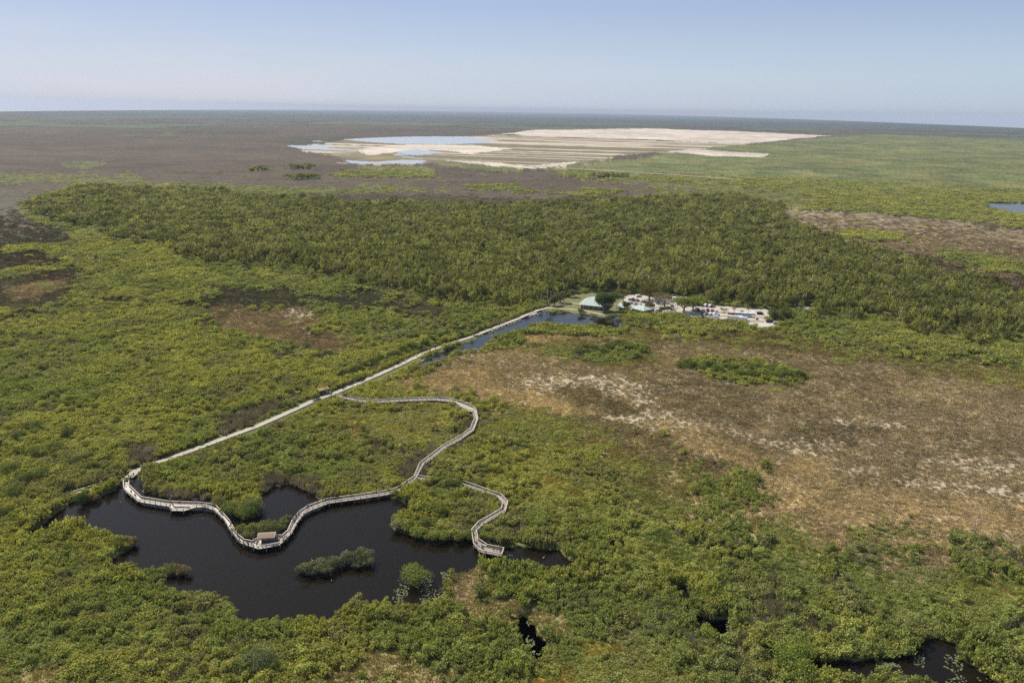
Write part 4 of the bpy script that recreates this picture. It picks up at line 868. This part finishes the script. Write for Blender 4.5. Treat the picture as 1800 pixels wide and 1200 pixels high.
bushes([(529, 1004, 2.4, 2.4), (543, 1004, 3.2, 3.4), (560, 1001, 3.2, 3.6), (577, 1002, 3.2, 3.6), (594, 993, 2.8, 3.2), (608, 988, 3.0, 3.8), (624, 986, 3.2, 4.0), (640, 984, 3.4, 4.5), (646, 993, 2.4, 2.6), (568, 1006, 2.2, 2.2), (628, 997, 2.0, 1.8)],
       'grey green bush crowded on the long island in the middle of the pond', 'bushes on the pond island', (0.135, 0.145, 0.075), 11)
bushes([(424, 938, 3.4, 3.2), (438, 944, 3.4, 3.2), (455, 936, 4.0, 4.0), (472, 934, 4.0, 3.8), (487, 935, 3.4, 3.4), (499, 924, 2.6, 2.8), (506, 915, 1.8, 2.0)],
       'olive green bush behind the shingled shelter on the boardwalk', 'bushes behind the boardwalk shelter', (0.15, 0.16, 0.06), 12)
bushes([(716, 931, 3.2, 3.4), (736, 943, 3.4, 3.4), (760, 949, 3.4, 3.6), (782, 950, 3.2, 3.4), (806, 949, 3.2, 3.2), (822, 946, 2.6, 2.8), (745, 925, 3.2, 3.6), (775, 905, 4.0, 4.6), (750, 900, 3.6, 4.2), (727, 893, 3.0, 3.6)],
       'bright bush on the green point between the boardwalk and its spur', 'bushes on the point', (0.165, 0.19, 0.055), 13)
bushes([(36, 775, 4.6, 5.2), (62, 800, 4.0, 4.6), (96, 790, 4.0, 4.4), (20, 830, 4.6, 5.0), (48, 850, 4.4, 5.2), (80, 842, 3.8, 4.6), (28, 870, 4.2, 4.4), (108, 850, 3.4, 4.4), (130, 822, 3.6, 4.6), (160, 826, 3.0, 4.0), (14, 905, 3.6, 3.6), (60, 912, 3.4, 3.2), (30, 926, 3.0, 2.6), (180, 815, 3.0, 3.6), (58, 755, 4.6, 4.8), (120, 765, 4.0, 4.2)],
       'dark green tall bush on the left bank above the pond corner', 'tall bushes on the left bank', (0.12, 0.145, 0.050), 14)
bushes([(763, 848, 2.0, 3.2), (770, 850, 2.2, 3.4), (778, 851, 2.2, 3.3), (793, 853, 2.2, 3.3), (801, 855, 2.2, 3.3), (808, 857, 2.0, 3.0), (771, 843, 1.5, 3.2), (800, 846, 1.5, 3.2)],
       'bush growing over the hidden start of the spur boardwalk', 'bushes over the spur boardwalk', (0.16, 0.185, 0.055), 19)
bushes([(150, 872, 1.8, 2.4), (186, 845.5, 1.6, 2.4), (176, 866, 1.8, 1.8), (196, 858, 1.8, 1.9)], 'scrubby bush crowding the old footbridge', 'bushes by the footbridge', (0.15, 0.135, 0.075), 20)
rr = random.Random(3)
bushes([(1200+205*t+rr.uniform(-6, 6), 646+18*t+rr.uniform(-9, 9)*(1-abs(t-0.5)*1.6), rr.uniform(3, 4.6), rr.uniform(3.2, 5.2)) for t in [i/25 for i in range(26)]],
       'green bush in the long tree island of the brown marsh', 'bushes of the long marsh island', (0.115, 0.145, 0.04), 15)
bushes([(1012+118*t+rr.uniform(-6, 6), 624-10*math.sin(t*3)+rr.uniform(-7, 7), rr.uniform(2.6, 4.2), rr.uniform(2.6, 4.4)) for t in [i/15 for i in range(16)]],
       'green bush in the small tree island below the far pond', 'bushes of the small marsh island', (0.11, 0.14, 0.04), 16)
bushes([(x_, 690+(560-x_)*0.36-15+rr.uniform(-3, 3), rr.uniform(2.2, 3.4), rr.uniform(2.4, 3.8)) for x_ in range(380, 545, 16)],
       'bush lining the upper side of the trail below the tan roofed shelter', 'bushes lining the lower trail', (0.13, 0.15, 0.055), 17)
bushes([(x_, 674-(x_-600)*0.389-9+rr.uniform(-2, 2), rr.uniform(2.6, 4.2), rr.uniform(3.4, 5.4)) for x_ in range(606, 900, 13)],
       'dark bush lining the upper side of the trail above the tan roofed shelter', 'bushes lining the upper trail', (0.075, 0.105, 0.035), 18)
# ---- palms
def palm(px, py, Hh, R, label, tint=(0.09, 0.11, 0.05), group=None, nf=16, tr=0.24, name='palm_tree'):
    p = P(px, py, 0); r = empty(name, (p.x, p.y, 0)); tag(r, label, 'palm tree', group); rr = random.Random(int(px*7))
    MB().tube([(0, 0, -0.2), (0.05, 0, Hh*0.3), (0, 0, Hh*0.7), (0, 0, Hh)], [tr, tr*1.15, tr*0.9, tr*0.6], 8).build('trunk', PALMT, r, True)
    g = MB()
    for i in range(nf):
        a = 2*math.pi*i/nf+rr.uniform(-.15, .15); up = rr.uniform(0.1, 1.0); prev = None; vs = []; fs = []; m = 6
        for k in range(m+1):
            t = k/m; d = R*t*(0.75+0.25*(1-up)); z = Hh+R*(up*0.9*t-0.95*t*t*(0.6+0.5*up)); wd = R*0.16*math.sin(math.pi*min(1, t*0.9+0.1))
            x, y = d*math.cos(a), d*math.sin(a); nx_, ny_ = -math.sin(a)*wd, math.cos(a)*wd
            vs += [(x-nx_, y-ny_, z-wd*0.5), (x, y, z), (x+nx_, y+ny_, z-wd*0.5)]
        for k in range(m):
            b = k*3; fs += [(b, b+1, b+4, b+3), (b+1, b+2, b+5, b+4)]
        g.add(vs, fs)
    me = g.mesh('crown'); ca = me.color_attributes.new('leaf', 'FLOAT_COLOR', 'POINT'); ca.data.foreach_set('color', [1.0]*4*len(me.vertices)); me.materials.append(LEAF)
    c = link('crown', me, None, r); c['tint'] = tint
palm(950.5, 534, 9.5, 3.6, 'left palm of the tall row at the trail corner, slightly shorter')
palm(962, 535, 14, 4.2, 'tallest white trunked palm at the trail corner, second of the row')
palm(968, 534, 13, 4.0, 'white trunked palm third in the tall row at the trail corner', (0.10, 0.12, 0.055))
palm(990, 531, 8.5, 3.8, 'pale trunked palm standing apart at the left end of the lawn', (0.13, 0.13, 0.09))
palm(829, 588, 5.5, 3.0, 'dark palm growing on the trail edge halfway up', (0.06, 0.075, 0.04))
palm(806, 590, 6.0, 2.8, 'dark palm in the thicket left of the one on the trail edge', (0.06, 0.08, 0.04))
for i, (px, py, h_, w_) in enumerate([(1235, 544, 3.2, 'first small palm in the car park median, beside a white car'), (1255, 546, 3.6, 'second small palm in the car park median, by the dark red cars'), (1268, 549, 3.2, 'small palm in the median left of the golden bush'), (1290, 549.5, 3.6, 'small palm in the median above the bus roof'), (1316, 549, 3.4, 'small dark palm just left of the white van')]):
    palm(px, py, h_, 2.4, w_, (0.085, 0.085, 0.04), nf=11, tr=0.16)
for px, py, R_, H_, t_, lb in [(1274, 547, 3.0, 2.6, (0.22, 0.17, 0.06), 'golden brown bush in the middle of the car park median'), (1303, 550.5, 2.2, 2.2, (0.09, 0.075, 0.035), 'dark bush in the median just above the bus'), (1234, 553, 2.6, 1.8, (0.10, 0.095, 0.04), 'low bush strip left of the lower row of cars'),
                               (1351, 544.5, 1.6, 1.2, (0.05, 0.05, 0.03), 'dark little bush at the far kerb of the car park'), (1330, 562, 1.4, 1.2, (0.09, 0.07, 0.03), 'tiny dark bush on the lower car park island')]:
    put_tree('bush', px, py, R_, H_, t_, lb, 'bush', n=300, leaf=0.35, base=0.02, lob=5)

# ================================================================== VEHICLES
VM = {k: mat('paint_'+k.replace(' ', '_'), c, 0.35, spec=0.5) for k, c in dict(white=(0.78, 0.77, 0.75), grey=(0.30, 0.30, 0.31), silver=(0.48, 0.48, 0.49), dark_red=(0.16, 0.035, 0.03), black=(0.03, 0.03, 0.035), dark_blue=(0.05, 0.07, 0.13), tan=(0.45, 0.38, 0.28)).items()}
def prof(g, pts, w, wtop=None):
    """side profile (x,z) extruded across y, upper points narrower"""
    n = len(pts); zt = max(p[1] for p in pts); zb = min(p[1] for p in pts); vs = []
    for s in (-1, 1):
        for x, z in pts:
            f = 1-(1-(wtop or 1))*(z-zb)/(zt-zb); vs.append((x, s*w/2*f, z))
    fs = [tuple(range(n)), tuple(range(2*n-1, n-1, -1))]+[(i, n+i, n+(i+1) % n, (i+1) % n) for i in range(n)]
    g.add(vs, fs); return g
WHEEL = MB().tube([(0, -0.11, 0), (0, 0.11, 0)], 0.34, 12).mesh('wheel', False); WHEEL.materials.append(TYRE)
def vehicle(kind, px, py, rz, paint, label, group=None):
    p = P(px, py, 0.06); r = empty('parked_'+kind, (p.x, p.y, 0.06), rz); tag(r, label, kind.replace('_', ' '), group); pm = VM[paint]
    if kind == 'car':
        prof(MB(), [(-2.25, .35), (-2.25, .85), (-1.9, .98), (0.9, .98), (2.1, .82), (2.28, .6), (2.25, .35)], 1.8, 0.94).build('body', pm, r)
        prof(MB(), [(-1.85, .99), (-1.35, 1.45), (0.15, 1.47), (0.95, .99)], 1.62, 0.84).build('windows', GLASS, r)
        MB().box((-.6, 0, 1.475), (1.5, 1.3, .05)).build('roof', pm, r); xs = 1.4
    elif kind == 'van':
        prof(MB(), [(-2.5, .4), (-2.5, 1.95), (-2.3, 2.05), (1.3, 2.05), (1.9, 1.35), (2.5, 1.1), (2.5, .4)], 1.95, 0.92).build('body', pm, r)
        MB().box((-.3, 0, 1.55), (3.6, 1.99, .45), taper=(0.97, 0.96)).build('windows', GLASS, r); xs = 1.6
    elif kind == 'camper_trailer':
        prof(MB(), [(-3.4, .6), (-3.5, 2.4), (-3.2, 2.75), (3.1, 2.75), (3.5, 2.3), (3.3, .6)], 2.4, 0.96).build('body', pm, r)
        for x in (-2.2, 0, 2): MB().box((x, 0, 1.8), (.9, 2.42, .5)).build('window', GLASS, r)
        MB().box((0.5, 0, 2.85), (1.0, .8, .2)).build('roof_vent', pm, r); MB().box((4.0, 0, .55), (1.2, .12, .12)).build('tow_bar', METAL, r); xs = .6
    elif kind == 'bus':
        prof(MB(), [(-6, .45), (-6, 3.1), (-5.8, 3.3), (5.7, 3.3), (6, 3.0), (6, .45)], 2.55, 0.95).build('body', pm, r)
        for i in range(8): MB().box((-4.9+i*1.38, 0, 2.15), (1.2, 2.58, .85)).build('window', GLASS, r)
        MB().box((0, 0, 1.15), (11.6, 2.60, .10)).build('stripe', VM['grey'], r)
        for x in (-3.0, 2.5): MB().box((x, 0, 3.4), (1.6, 1.5, .22)).build('roof_unit', pm, r)
        xs = 3.9
    for x in (-xs, xs):
        for y in (-.85, .85):
            o = link('wheel', WHEEL, None, r); o.location = (x, y*(1.15 if kind in ('bus', 'camper_trailer') else 1), .34)
    return r
UPR = 1.05
rows = [
 ('car', 1232, 537.6, UPR, 'grey', 'grey car at the left end of the upper row under the trees'), ('car', 1236, 537.4, UPR, 'black', 'dark car second from the left in the upper row'),
 ('van', 1240, 538.4, UPR, 'white', 'white van in the upper row between two dark cars'), ('car', 1244.2, 538.4, UPR, 'black', 'dark car squeezed right of the white van in the upper row'),
 ('van', 1247.8, 539.4, UPR, 'white', 'white van near the right end of the upper row'), ('car', 1251.6, 539.8, UPR, 'dark_red', 'dark red car at the right end of the upper row'),
 ('van', 1223.6, 545.2, 1.5, 'white', 'white van half under the wide green tree'), ('van', 1227, 546, 1.5, 'dark_red', 'dark red van beside the white one at the wide green tree'),
 ('car', 1236.7, 546.6, 1.4, 'white', 'white car parked alone beside the first median palm'), ('van', 1244, 546.8, 1.5, 'dark_red', 'dark red van nose on in the middle of the car park'),
 ('car', 1251.6, 546.6, 1.2, 'dark_red', 'dark red car by the second median palm'), ('car', 1257, 548.4, 1.2, 'white', 'white car just right of the second median palm'),
 ('car', 1238.7, 553.4, UPR, 'white', 'white car first in the lower row'), ('car', 1243.2, 553.2, UPR, 'dark_red', 'dark red car second in the lower row'),
 ('van', 1248.4, 553.6, UPR, 'white', 'white van third in the lower row'), ('car', 1251.8, 554, UPR, 'silver', 'silver car between two white ones in the lower row'),
 ('van', 1254.8, 554.4, UPR, 'white', 'white van fifth in the lower row'), ('car', 1258, 554, UPR, 'white', 'white car sixth in the lower row'), ('car', 1261.6, 554.4, UPR, 'silver', 'silver car ending the lower row'),
 ('van', 1259, 559.4, -0.6, 'white', 'white van on the near edge of the gravel'), ('car', 1255, 561, -0.9, 'white', 'white car below the white van on the near edge'), ('car', 1245, 560, 0.2, 'silver', 'silver car by itself on the near gravel'),
 ('car', 1237, 558, 0.2, 'black', 'black car at the near left gravel edge'),
 ('camper_trailer', 1286.6, 560.6, -0.42, 'white', 'longest white camper trailer at the near kerb'), ('camper_trailer', 1297, 561, -0.35, 'white', 'white camper trailer below the bus'), ('camper_trailer', 1306, 563.4, -0.42, 'white', 'white camper trailer furthest right of the three'),
 ('bus', 1307.5, 556.5, -0.16, 'white', 'white coach with a dark window band in the lower lane'), ('camper_trailer', 1287, 556.2, -0.16, 'dark_red', 'dark red trailer left of the white coach'),
 ('van', 1323, 552.8, 1.4, 'white', 'white van with a dark rear behind the coach'), ('van', 1336, 552.6, -0.2, 'black', 'black van facing the white one behind the coach'),
 ('van', 1352, 566.4, 0.1, 'black', 'black van under the tree at the right end'), ('van', 1365, 570, -0.2, 'silver', 'silver van at the far right corner of the gravel'),
 ('bus', 1194.5, 529, -0.12, 'white', 'white bus in the trees behind the car park'),
 ('van', 1122.4, 521.6, 0.4, 'white', 'white van at the top of the entrance lot'), ('car', 1119, 527.4, UPR, 'white', 'white car below the white van in the entrance lot'), ('car', 1121.4, 529.6, UPR, 'dark_red', 'dark red car in the centre of the entrance lot'),
 ('van', 1113, 528, 1.5, 'dark_red', 'dark red van standing alone left in the entrance lot'), ('van', 1108.6, 527.6, 0.1, 'white', 'white van at the left side of the entrance lot'),
 ('van', 1106, 534, 0.3, 'white', 'white van directly above the long green roof'), ('car', 1110.4, 534, -0.5, 'white', 'white car next to the van above the long green roof'), ('car', 1117, 535, 0.7, 'silver', 'silver car above the ridge of the long green roof'), ('car', 1124.7, 536, 1.2, 'white', 'white car above the right end of the long green roof'),
 ('car', 1131, 529.6, UPR, 'white', 'white car right side of the entrance lot'), ('car', 1134.6, 531.8, UPR, 'black', 'black car right side of the entrance lot'), ('car', 1128.6, 531.4, UPR, 'tan', 'tan car in the right part of the entrance lot'),
 ('car', 1139.4, 528.6, UPR, 'white', 'white car at the foot of the broad olive tree'), ('car', 1146, 529.6, UPR, 'silver', 'silver car under the broad olive tree'), ('van', 1153, 529.8, 0.4, 'white', 'white van by the brownish half bare tree'), ('car', 1156, 533.2, 0.4, 'silver', 'silver car below the van at the half bare tree'),
 ('car', 1137, 547.4, 1.3, 'white', 'white car at the right end of the long green roof'), ('van', 1155, 547.4, 0.6, 'white', 'white van near the small dark conical tree'), ('car', 1151, 545.4, 0.2, 'tan', 'tan car left of the van at the conical tree'),
 ('car', 1177, 542, 0.2, 'white', 'white car on the lane left of the wide green tree'), ('car', 1181, 538, UPR, 'tan', 'tan car above the lane left of the wide green tree'), ('car', 1182.6, 545.4, 0.2, 'silver', 'silver car on the near lane left of the wide green tree'),
 ('car', 1171, 550, 0.2, 'white', 'white car at the near hedge left of the wide tree'), ('car', 1206, 552.6, -0.2, 'white', 'white car at the near hedge below the wide green tree'), ('car', 1180, 530.6, 1.2, 'silver', 'silver car by the trees near the white bus'), ('car', 1174, 533.6, 1.2, 'white', 'white car right of the grey half bare tree')]
for k_, px, py, rz, pt, lb in rows: vehicle(k_, px, py, rz, pt, lb, 'vehicles in the car park')
p = P(1325, 566.5); r = empty('lamp_post', (p.x, p.y, 0)); tag(r, 'slim pale post on the lower island of the car park', 'post'); MB().tube([(0, 0, 0), (0, 0, 6)], [.14, .1], 7).build('pole', STUCCO, r); MB().box((0.4, 0, 6), (1.0, .25, .12)).build('lamp_head', METAL, r)

# ================================================================== PEOPLE
SKIN = mat('skin', (0.42, 0.26, 0.18), 0.6); HAIR = mat('hair', (0.06, 0.04, 0.03), 0.8)
def skinned(name, verts, edges, radii, rooti=0):
    me = bpy.data.meshes.new(name); me.from_pydata(verts, edges, []); o = bpy.data.objects.new(name, me); C.objects.link(o)
    m = o.modifiers.new('s', 'SKIN'); s2 = o.modifiers.new('u', 'SUBSURF'); s2.levels = 1; s2.render_levels = 1
    for i, v in enumerate(me.skin_vertices[0].data):
        v.radius = (radii[i], radii[i]) if not hasattr(radii[i], '__len__') else radii[i]; v.use_root = (i == rooti)
    dg = bpy.context.evaluated_depsgraph_get(); dg.update(); r = bpy.data.meshes.new_from_object(o.evaluated_get(dg)); bpy.data.objects.remove(o); r.name = name
    for p_ in r.polygons: p_.use_smooth = True
    return r
def body_set(pose):
    lr = {'stand': (0.03, -0.02), 'walk': (0.26, -0.24), 'lean': (0.05, 0.0)}[pose]; ft = 0.16 if pose == 'lean' else 0.0
    hip = (0, 0, .92); V = [hip, (ft*.3, 0, 1.15), (ft*.8, 0, 1.40), (ft, 0, 1.50), (ft*1.1, 0, 1.56), (ft*1.1+.01, 0, 1.66), (ft*1.1, 0, 1.73)]
    R_ = [.135, .13, .15, .055, .07, .095, .06]; E = [(0, 1), (1, 2), (2, 3), (3, 4), (4, 5), (5, 6)]
    for s, st in ((1, lr[0]), (-1, lr[1])):
        b = len(V); V += [(0, s*.10, .86), (st*.6+.02, s*.10, .48), (st, s*.10, .09), (st+.15, s*.11, .04)]; R_ += [.10, .065, .045, .04]; E += [(0, b), (b, b+1), (b+1, b+2), (b+2, b+3)]
        b = len(V); sw = -st*.7; hz = 1.1 if pose == 'lean' else .82; hx = .42 if pose == 'lean' else sw
        V += [(ft*.8, s*.19, 1.40), (ft*.5+hx*.35-.02, s*.25, 1.14), (hx, s*.24, hz+.06), (hx+.04, s*.24, hz-.03)]; R_ += [.065, .045, .032, .04]; E += [(2, b), (b, b+1), (b+1, b+2), (b+2, b+3)]
        h = len(V)     # five short fingers
        for k in range(5):
            V.append((hx+.06+.012*k, s*.24+(k-2)*.018, hz-.10+abs(k-2)*.012)); R_.append(.009); E.append((b+3, h+k))
    body = skinned('person', V, E, R_)
    # clothes: slightly larger shells over the same bones
    sh = [0, 1, 2]; Vs = [V[0], V[1], V[2]]; Rs = [.15, .145, .165]; Es = [(0, 1), (1, 2)]
    for b in (11, 24):
        n = len(Vs); bb = b
        Vs += [V[bb], tuple(V[bb][i]*.45+V[bb+1][i]*.55 for i in range(3))]; Rs += [.08, .06]; Es += [(2, n), (n, n+1)]
    shirt = skinned('shirt', Vs, Es, Rs)
    Vt = [V[0]]; Rt = [.15]; Et = []
    for b in (7, 20):
        n = len(Vt); Vt += [V[b], V[b+1], tuple(V[b+1][i]*.3+V[b+2][i]*.7 for i in range(3))]; Rt += [.115, .082, .062]; Et += [(0, n), (n, n+1), (n+1, n+2)]
    trs = skinned('trousers', Vt, Et, Rt)
    g = MB(); hx, hz = V[5][0]-.015, 1.69; n = 10
    vs = []; fs = []
    for i in range(5):
        ph = math.pi/2*(1-i/4.0*1.15)
        for k in range(n): t = 2*math.pi*k/n; vs.append((hx+.108*math.cos(ph)*math.cos(t)-.01, .105*math.cos(ph)*math.sin(t), hz+.115*math.sin(ph)))
    for i in range(4):
        for k in range(n): fs.append((i*n+k, (i+1)*n+k, (i+1)*n+(k+1) % n, i*n+(k+1) % n))
    g.add(vs, fs); hair = g.mesh('hair', True)
    body.materials.clear(); body.materials.append(SKIN); hair.materials.append(HAIR)
    return body, shirt, trs, hair
POSES = {k: body_set(k) for k in ('stand', 'walk', 'lean')}
SHC = dict(white=(.8, .8, .78), black=(.02, .02, .025), blue=(.08, .14, .35), red=(.40, .05, .04), tan=(.45, .36, .25), navy=(.03, .04, .10), green=(.08, .17, .08), grey=(.28, .28, .28), purple=(.18, .09, .26), yellow=(.60, .48, .10), orange=(.55, .20, .06), pink=(.60, .30, .34))
CLM = {k: mat('cloth_'+k, c, 0.9) for k, c in SHC.items()}; TRC = ['black', 'tan', 'navy', 'grey', 'white']; _mc = {}
def cloth(pose, which, col):
    k = (pose, which, col)
    if k not in _mc:
        m = POSES[pose][which].copy(); m.materials.clear(); m.materials.append(CLM[col]); _mc[k] = m
    return _mc[k]
def crowd(z, spots, where, group, lean=False, seed=0, order=None):
    rr = random.Random(seed); cols = order or list(SHC); combos = [(s, t) for t in TRC for s in cols if s != t]; 
    if not order: rr.shuffle(combos)
    seen = set(); ci = 0
    for px, py in spots:
        p = P(px, py, z+0.85)
        while combos[ci] in seen: ci += 1
        s, t = combos[ci]; ci += 1; seen.add((s, t)); pose = rr.choice(['lean', 'stand'] if lean else ['stand', 'walk', 'walk'])
        if lean and rr.random() < .3: pose = 'walk'
        o = link('person', POSES[pose][0]); o.location = (p.x, p.y, z); o.rotation_euler = (0, 0, rr.uniform(0, 6.28)); f = rr.uniform(.94, 1.08); o.scale = (f*1.1, f*1.1, f)
        verb = {'lean': 'leaning', 'stand': 'standing', 'walk': 'walking'}[pose]
        tag(o, 'person, %s shirt, %s trousers, %s %s' % (s, t, verb, where), 'person', group)
        link('shirt', cloth(pose, 1, s), None, o); link('trousers', cloth(pose, 2, t), None, o); link('hair', POSES[pose][3], None, o)
T = 'people on the trail'; B = 'people on the boardwalk'; W1 = ['black', 'white', 'navy', 'tan', 'blue', 'grey', 'red', 'purple', 'green', 'pink']
crowd(.1, [(250, 821), (252, 822.5), (259, 817), (262.5, 816), (249.5, 819)], 'on the trail just above the boardwalk head', T, seed=1, order=W1)
crowd(.3, [(226, 837), (229, 837.5), (232, 836), (222.5, 841), (235, 833.5)], 'at the boardwalk head', T, seed=2)
crowd(.1, [(442, 744), (444, 745)], 'alone on the long lower trail', T, seed=3, order=['black', 'tan'])
crowd(.1, [(595.7, 678.7)], 'on the trail beside the tan roofed shelter', T, seed=4, order=['white'])
crowd(.1, [(612.5, 674), (617, 674), (620, 675), (624, 670), (626, 671)], 'on the trail just past the tan roofed shelter', T, seed=5, order=['white', 'black', 'white', 'navy', 'grey'])
crowd(.1, [(583, 692.5), (580, 693.5)], 'where the upper boardwalk meets the trail', T, seed=6, order=['black', 'navy'])
crowd(.1, [(691, 646.7), (693.3, 645.5)], 'on the trail left of the channel tip', T, seed=7, order=['grey', 'black'])
crowd(.1, [(706.7, 637.8), (710.5, 632.8), (711.8, 633.6), (714.4, 632)], 'on the trail above the channel tip', T, seed=8, order=['tan', 'white', 'black', 'navy'])
crowd(.1, [(732.8, 625.5), (741.7, 621), (742.3, 622.5), (745.5, 620), (751.7, 618), (756.7, 616)], 'on the trail beside the narrow channel', T, seed=9, order=['tan', 'white', 'navy', 'grey', 'black', 'red', 'blue'])
crowd(.1, [(764, 609.5), (765, 611), (772.8, 609), (775, 608.5), (777.4, 608), (779.4, 606.7), (779, 610)], 'in the walking group near the dark culvert', T, seed=10, order=W1)
crowd(.1, [(857.8, 577.8), (871, 572), (883.3, 564.4), (885.5, 565.5), (888.9, 565.5), (832, 585.5)], 'on the upper trail along the channel', T, seed=11)
crowd(.1, [(935.5, 546.7), (939, 541), (957.8, 540), (942, 549), (993, 541.5), (1021, 546)], 'near the trail corner and the lookout', T, seed=12)
crowd(ZD, [(230.5, 864), (237, 870), (239, 871), (222.8, 846), (220, 850)], 'on the first bend of the west boardwalk', B, seed=13, order=W1)
crowd(ZD, [(299.4, 889), (304, 887.5), (299, 880.8), (316, 881), (354, 884.5), (359, 885)], 'around the square bay of the west boardwalk', B, True, seed=14, order=['black', 'navy', 'white', 'tan', 'grey', 'white', 'blue'])
crowd(ZD, [(404.4, 916), (406.7, 920), (404.4, 925), (407, 931), (409, 933), (412.8, 938), (417, 939), (417.8, 942), (420, 945), (421.7, 949)], 'on the slope of deck left of the shingled shelter', B, True, seed=15, order=W1+['orange', 'yellow'])
crowd(ZD, [(445.5, 948.2), (451, 956), (459.4, 956.5), (428, 950.5), (435, 954.5), (437, 955.5), (442, 955.6), (452.6, 953)], 'at the left corner of the shingled shelter deck', B, True, seed=16)
crowd(ZD, [(487.8, 942.5), (490, 944), (493, 944.4), (496.7, 943.3), (500, 944.4), (502, 941), (497, 947)], 'at the right side of the shingled shelter', B, True, seed=17)
crowd(ZD, [(516, 910), (519.4, 907), (521.4, 906), (524.4, 902), (517, 914), (519, 913), (514.8, 912.5), (525.5, 900)], 'in the bunch on the boardwalk right of the shelter', B, True, seed=18, order=['white', 'black', 'white', 'grey', 'red', 'navy', 'tan'])
crowd(ZD, [(542, 888.5), (540.8, 889.2), (572, 879)], 'on the curve of the boardwalk beside the inner pond', B, True, seed=19, order=['white', 'purple', 'navy'])
crowd(ZD, [(657.6, 865), (661.5, 864)], 'in a pair on the right stretch of the boardwalk', B, True, seed=20, order=['white', 'blue'])
crowd(ZD, [(703, 855)], 'at the widening before the boardwalk turns uphill', B, seed=21, order=['white'])
crowd(ZD, [(832, 723), (830.6, 725)], 'at the top bend of the upper loop', B, seed=22, order=['white', 'black'])
crowd(ZD, [(811, 766)], 'walking the shaded part of the upper loop', B, seed=23, order=['white'])
crowd(ZD, [(836.8, 953), (838.5, 955), (847, 960.8), (849, 963), (868, 965), (873.7, 966), (876.5, 961), (878.4, 964.6), (880.7, 964), (879, 968)], 'on the viewing deck at the end of the spur', B, True, seed=24, order=['white', 'black', 'orange', 'tan', 'navy', 'yellow', 'white', 'grey', 'black'])
crowd(.3, [(118.5, 866), (121, 869), (124, 871), (126, 863), (128.5, 866), (131.5, 865)], 'at the far end of the old footbridge', 'people on the footbridge', seed=25, order=['white', 'tan', 'pink', 'white', 'grey', 'black', 'red'])
# ---- white wading birds
def egret(px, py, z, label):
    p = P(px, py, z+.4); r = link('egret', skinned('egret', [(0, 0, .45), (.16, 0, .5), (-.22, 0, .40), (.26, 0, .66), (.24, 0, .86), (.30, 0, .95), (.42, 0, .93), (-.02, .05, .3), (0, .05, .02), (-.02, -.05, .3), (0, -.05, .02)],
             [(0, 1), (0, 2), (1, 3), (3, 4), (4, 5), (5, 6), (0, 7), (7, 8), (0, 9), (9, 10)], [.13, .09, .04, .035, .03, .04, .012, .02, .015, .02, .015]), VM['white'])
    r.location = (p.x, p.y, z); r.scale = (1.2,)*3; r.rotation_euler = (0, 0, px); tag(r, label, 'bird', 'white birds at the pond')
egret(608.7, 967.5, 3.4, 'white bird perched on the right half of the pond island'); egret(549, 985, 3.0, 'white bird perched on the left half of the pond island')
egret(955.5, 980, -.42, 'pale bird wading in the narrow arm right of the viewing deck'); egret(212, 882, -.42, 'small white bird on open water near the first bend')
egret(583, 973+47, -.42, 'white bird swimming just below the pond island'); egret(357, 911, -.42, 'tiny white bird on open water below the square bay')
# ------------------------------------------------------------------ haze
hz = bpy.data.materials.new('haze_air'); hz.use_nodes = True; t = hz.node_tree; t.nodes.clear()
pv = t.nodes.new('ShaderNodeVolumePrincipled'); pv.inputs['Color'].default_value = (0.55, 0.61, 0.71, 1); pv.inputs['Density'].default_value = HAZE; pv.inputs['Anisotropy'].default_value = 0.2
mo = t.nodes.new('ShaderNodeOutputMaterial'); t.links.new(pv.outputs[0], mo.inputs['Volume'])
o = MB().box((0, 0, 0), (130000, 130000, 240)).build('haze', hz); o.location = (0, 0, 120-3.2); tag(o, 'thin bluish air over the whole marsh', kind='stuff')
